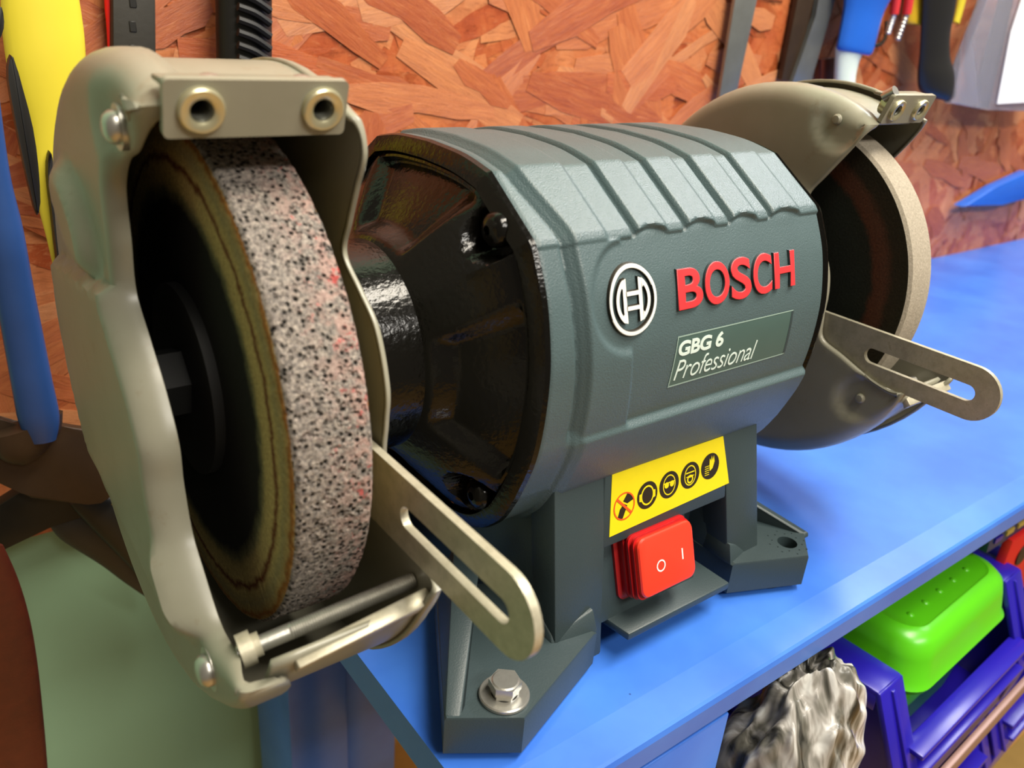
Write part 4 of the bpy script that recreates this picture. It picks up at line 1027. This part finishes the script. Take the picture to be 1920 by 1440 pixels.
O1 = Vector((293, -113, -195))
storage_bin(O1, 'blue stacking bin holding the lime green box')
O2 = O1 + Vector((-10, -10, -128)); storage_bin(rotz(O1+Vector((-8, -4, -90)), O1), 'lower blue stacking bin below the bin with the green box')
storage_bin(rotz(O1+Vector((181, -4, -90)), O1), 'lower blue stacking bin at the right edge above the floor')
bm = B(); add_box(bm, 180, 900, O1.y-31, O1.y-27, -268, -257, .8); 
for v in bm.verts: v.co = rotz(v.co, O1)
tag(obj('shelf_rail', bm, M['rail']), 'beige metal rail carrying the upper row of blue bins', 'rail')
# lime green box
t = thing('lunch_box', 'lime green plastic box with a dimpled lid in the blue bin', 'box', O1 + Vector((90, 60, -100)))
def rbox(x0, x1, y0, y1, zz, rad, k=0, n=8): return [(a, b, zz) for a, b in rrect((x0+x1)/2, (y0+y1)/2, (x1-x0)/2-k, (y1-y0)/2-k, rad, n)]
gx0, gx1, gy0, gy1, gz = O1.x+34, O1.x+160, O1.y-6, O1.y+112, O1.z+13
bm = B(); rows = [rbox(gx0, gx1, gy0, gy1, gz-34, 18, -1.5), rbox(gx0, gx1, gy0, gy1, gz-30, 18, -3), rbox(gx0, gx1, gy0, gy1, gz-26, 18, -1), rbox(gx0, gx1, gy0, gy1, gz-14, 18, 1), rbox(gx0, gx1, gy0, gy1, gz-5, 18, 3), rbox(gx0, gx1, gy0, gy1, gz-1, 16, 7), rbox(gx0, gx1, gy0, gy1, gz, 14, 11), rbox(gx0, gx1, gy0, gy1, gz-1.5, 12, 13), rbox(gx0, gx1, gy0, gy1, gz-1.6, 10, 20)]
V = add_grid(bm, rows, False, True); bm.faces.new(V[-1]); bm.faces.new(V[0][::-1])
for i in range(5):
    for j in range(3):
        c0 = (gx0+26+i*18, gy0+22+j*15, gz-1.6); add_lathe(bm, [(-.5, 2.4), (.2, 2.0), (.9, 1.1), (1.1, .2)], c0, (0, 0, 1), 12)
for v in bm.verts: v.co = rotz(v.co, O1)
obj('lid', bm, M['green_box'], t)
bm = B(); rows = [rbox(gx0, gx1, gy0, gy1, gz-92, 12, 15), rbox(gx0, gx1, gy0, gy1, gz-90, 14, 12), rbox(gx0, gx1, gy0, gy1, gz-33, 16, 5)]
V = add_grid(bm, rows, False, True); bm.faces.new(V[-1]); bm.faces.new(V[0][::-1])
for v in bm.verts: v.co = rotz(v.co, O1)
obj('body', bm, M['green_box'], t)
# red and navy package beyond
t = thing('tool_package', 'red package with a navy and gold printed edge beyond the green box', 'package', (560, -60, -250))
bm = B(); add_box(bm, 470, 640, -96, -90, -240, -176, 1); obj('body', bm, M['red_pack'], t)
bm = B(); add_hexa(bm, [(440, -93, -176), (640, -93, -176), (640, -84, -176), (440, -84, -176), (440, -90, -140), (640, -90, -140), (640, -82, -140), (440, -82, -140)], .5); obj('printed_flap', bm, M['navy_print'], t)
for i in range(9):
    for q in range(2):
        xa = 446+i*16+q*7; za = -171+q*10
        bm = B(); add_box(bm, xa, xa+10, -93.6, -92, za, za+3.5); obj('print_bar', bm, M['gold_print'] if i % 3 else M['bin_blue'], t)
bm = B(); add_tube(bm, (496, -97, -196), (496, -95, -196), 8, n=24); obj('round_cutout', bm, M['brown_metal'], t)
# crumpled plastic bag
bm = B(); rows = []; n = 150; m = 90
for i in range(m+1):
    ph = PI*i/m; row = []
    for j in range(n):
        a = 2*PI*j/n; dx, dy, dz = math.sin(ph)*math.cos(a), math.sin(ph)*math.sin(a), math.cos(ph)
        p = Vector((dx, dy, dz)); w1 = math.exp(-(noise.noise(Vector((dx*3.0+dz*1.6, dy*3.0+dz, dz*.9)))*5)**2); w2 = math.exp(-(noise.noise(Vector((dx*6+dz*3, dy*6, dz*2+4)))*5)**2)
        q = .90 + .15*w1 + .06*w2 + .1*noise.noise(p*1.3)
        row.append((219+43*dx*q, -112+26*dy*q, -208+66*dz*q + 8*dx))
    rows.append(row)
add_grid(bm, rows, False, True); bmesh.ops.remove_doubles(bm, verts=bm.verts, dist=.05)
for _ in range(5): bmesh.ops.smooth_vert(bm, verts=bm.verts, factor=.6, use_axis_x=True, use_axis_y=True, use_axis_z=True)
tag(obj('plastic_bag', bm, M['bag'], angle=60), 'crumpled grey and white plastic bag under the bench edge', 'bag')
bm = B(); add_box(bm, 165, 800, -125, 120, -378, -370.2, 1); tag(obj('shelf_board', bm, M['tan_wood']), 'tan lower shelf board below the bins', 'shelf')
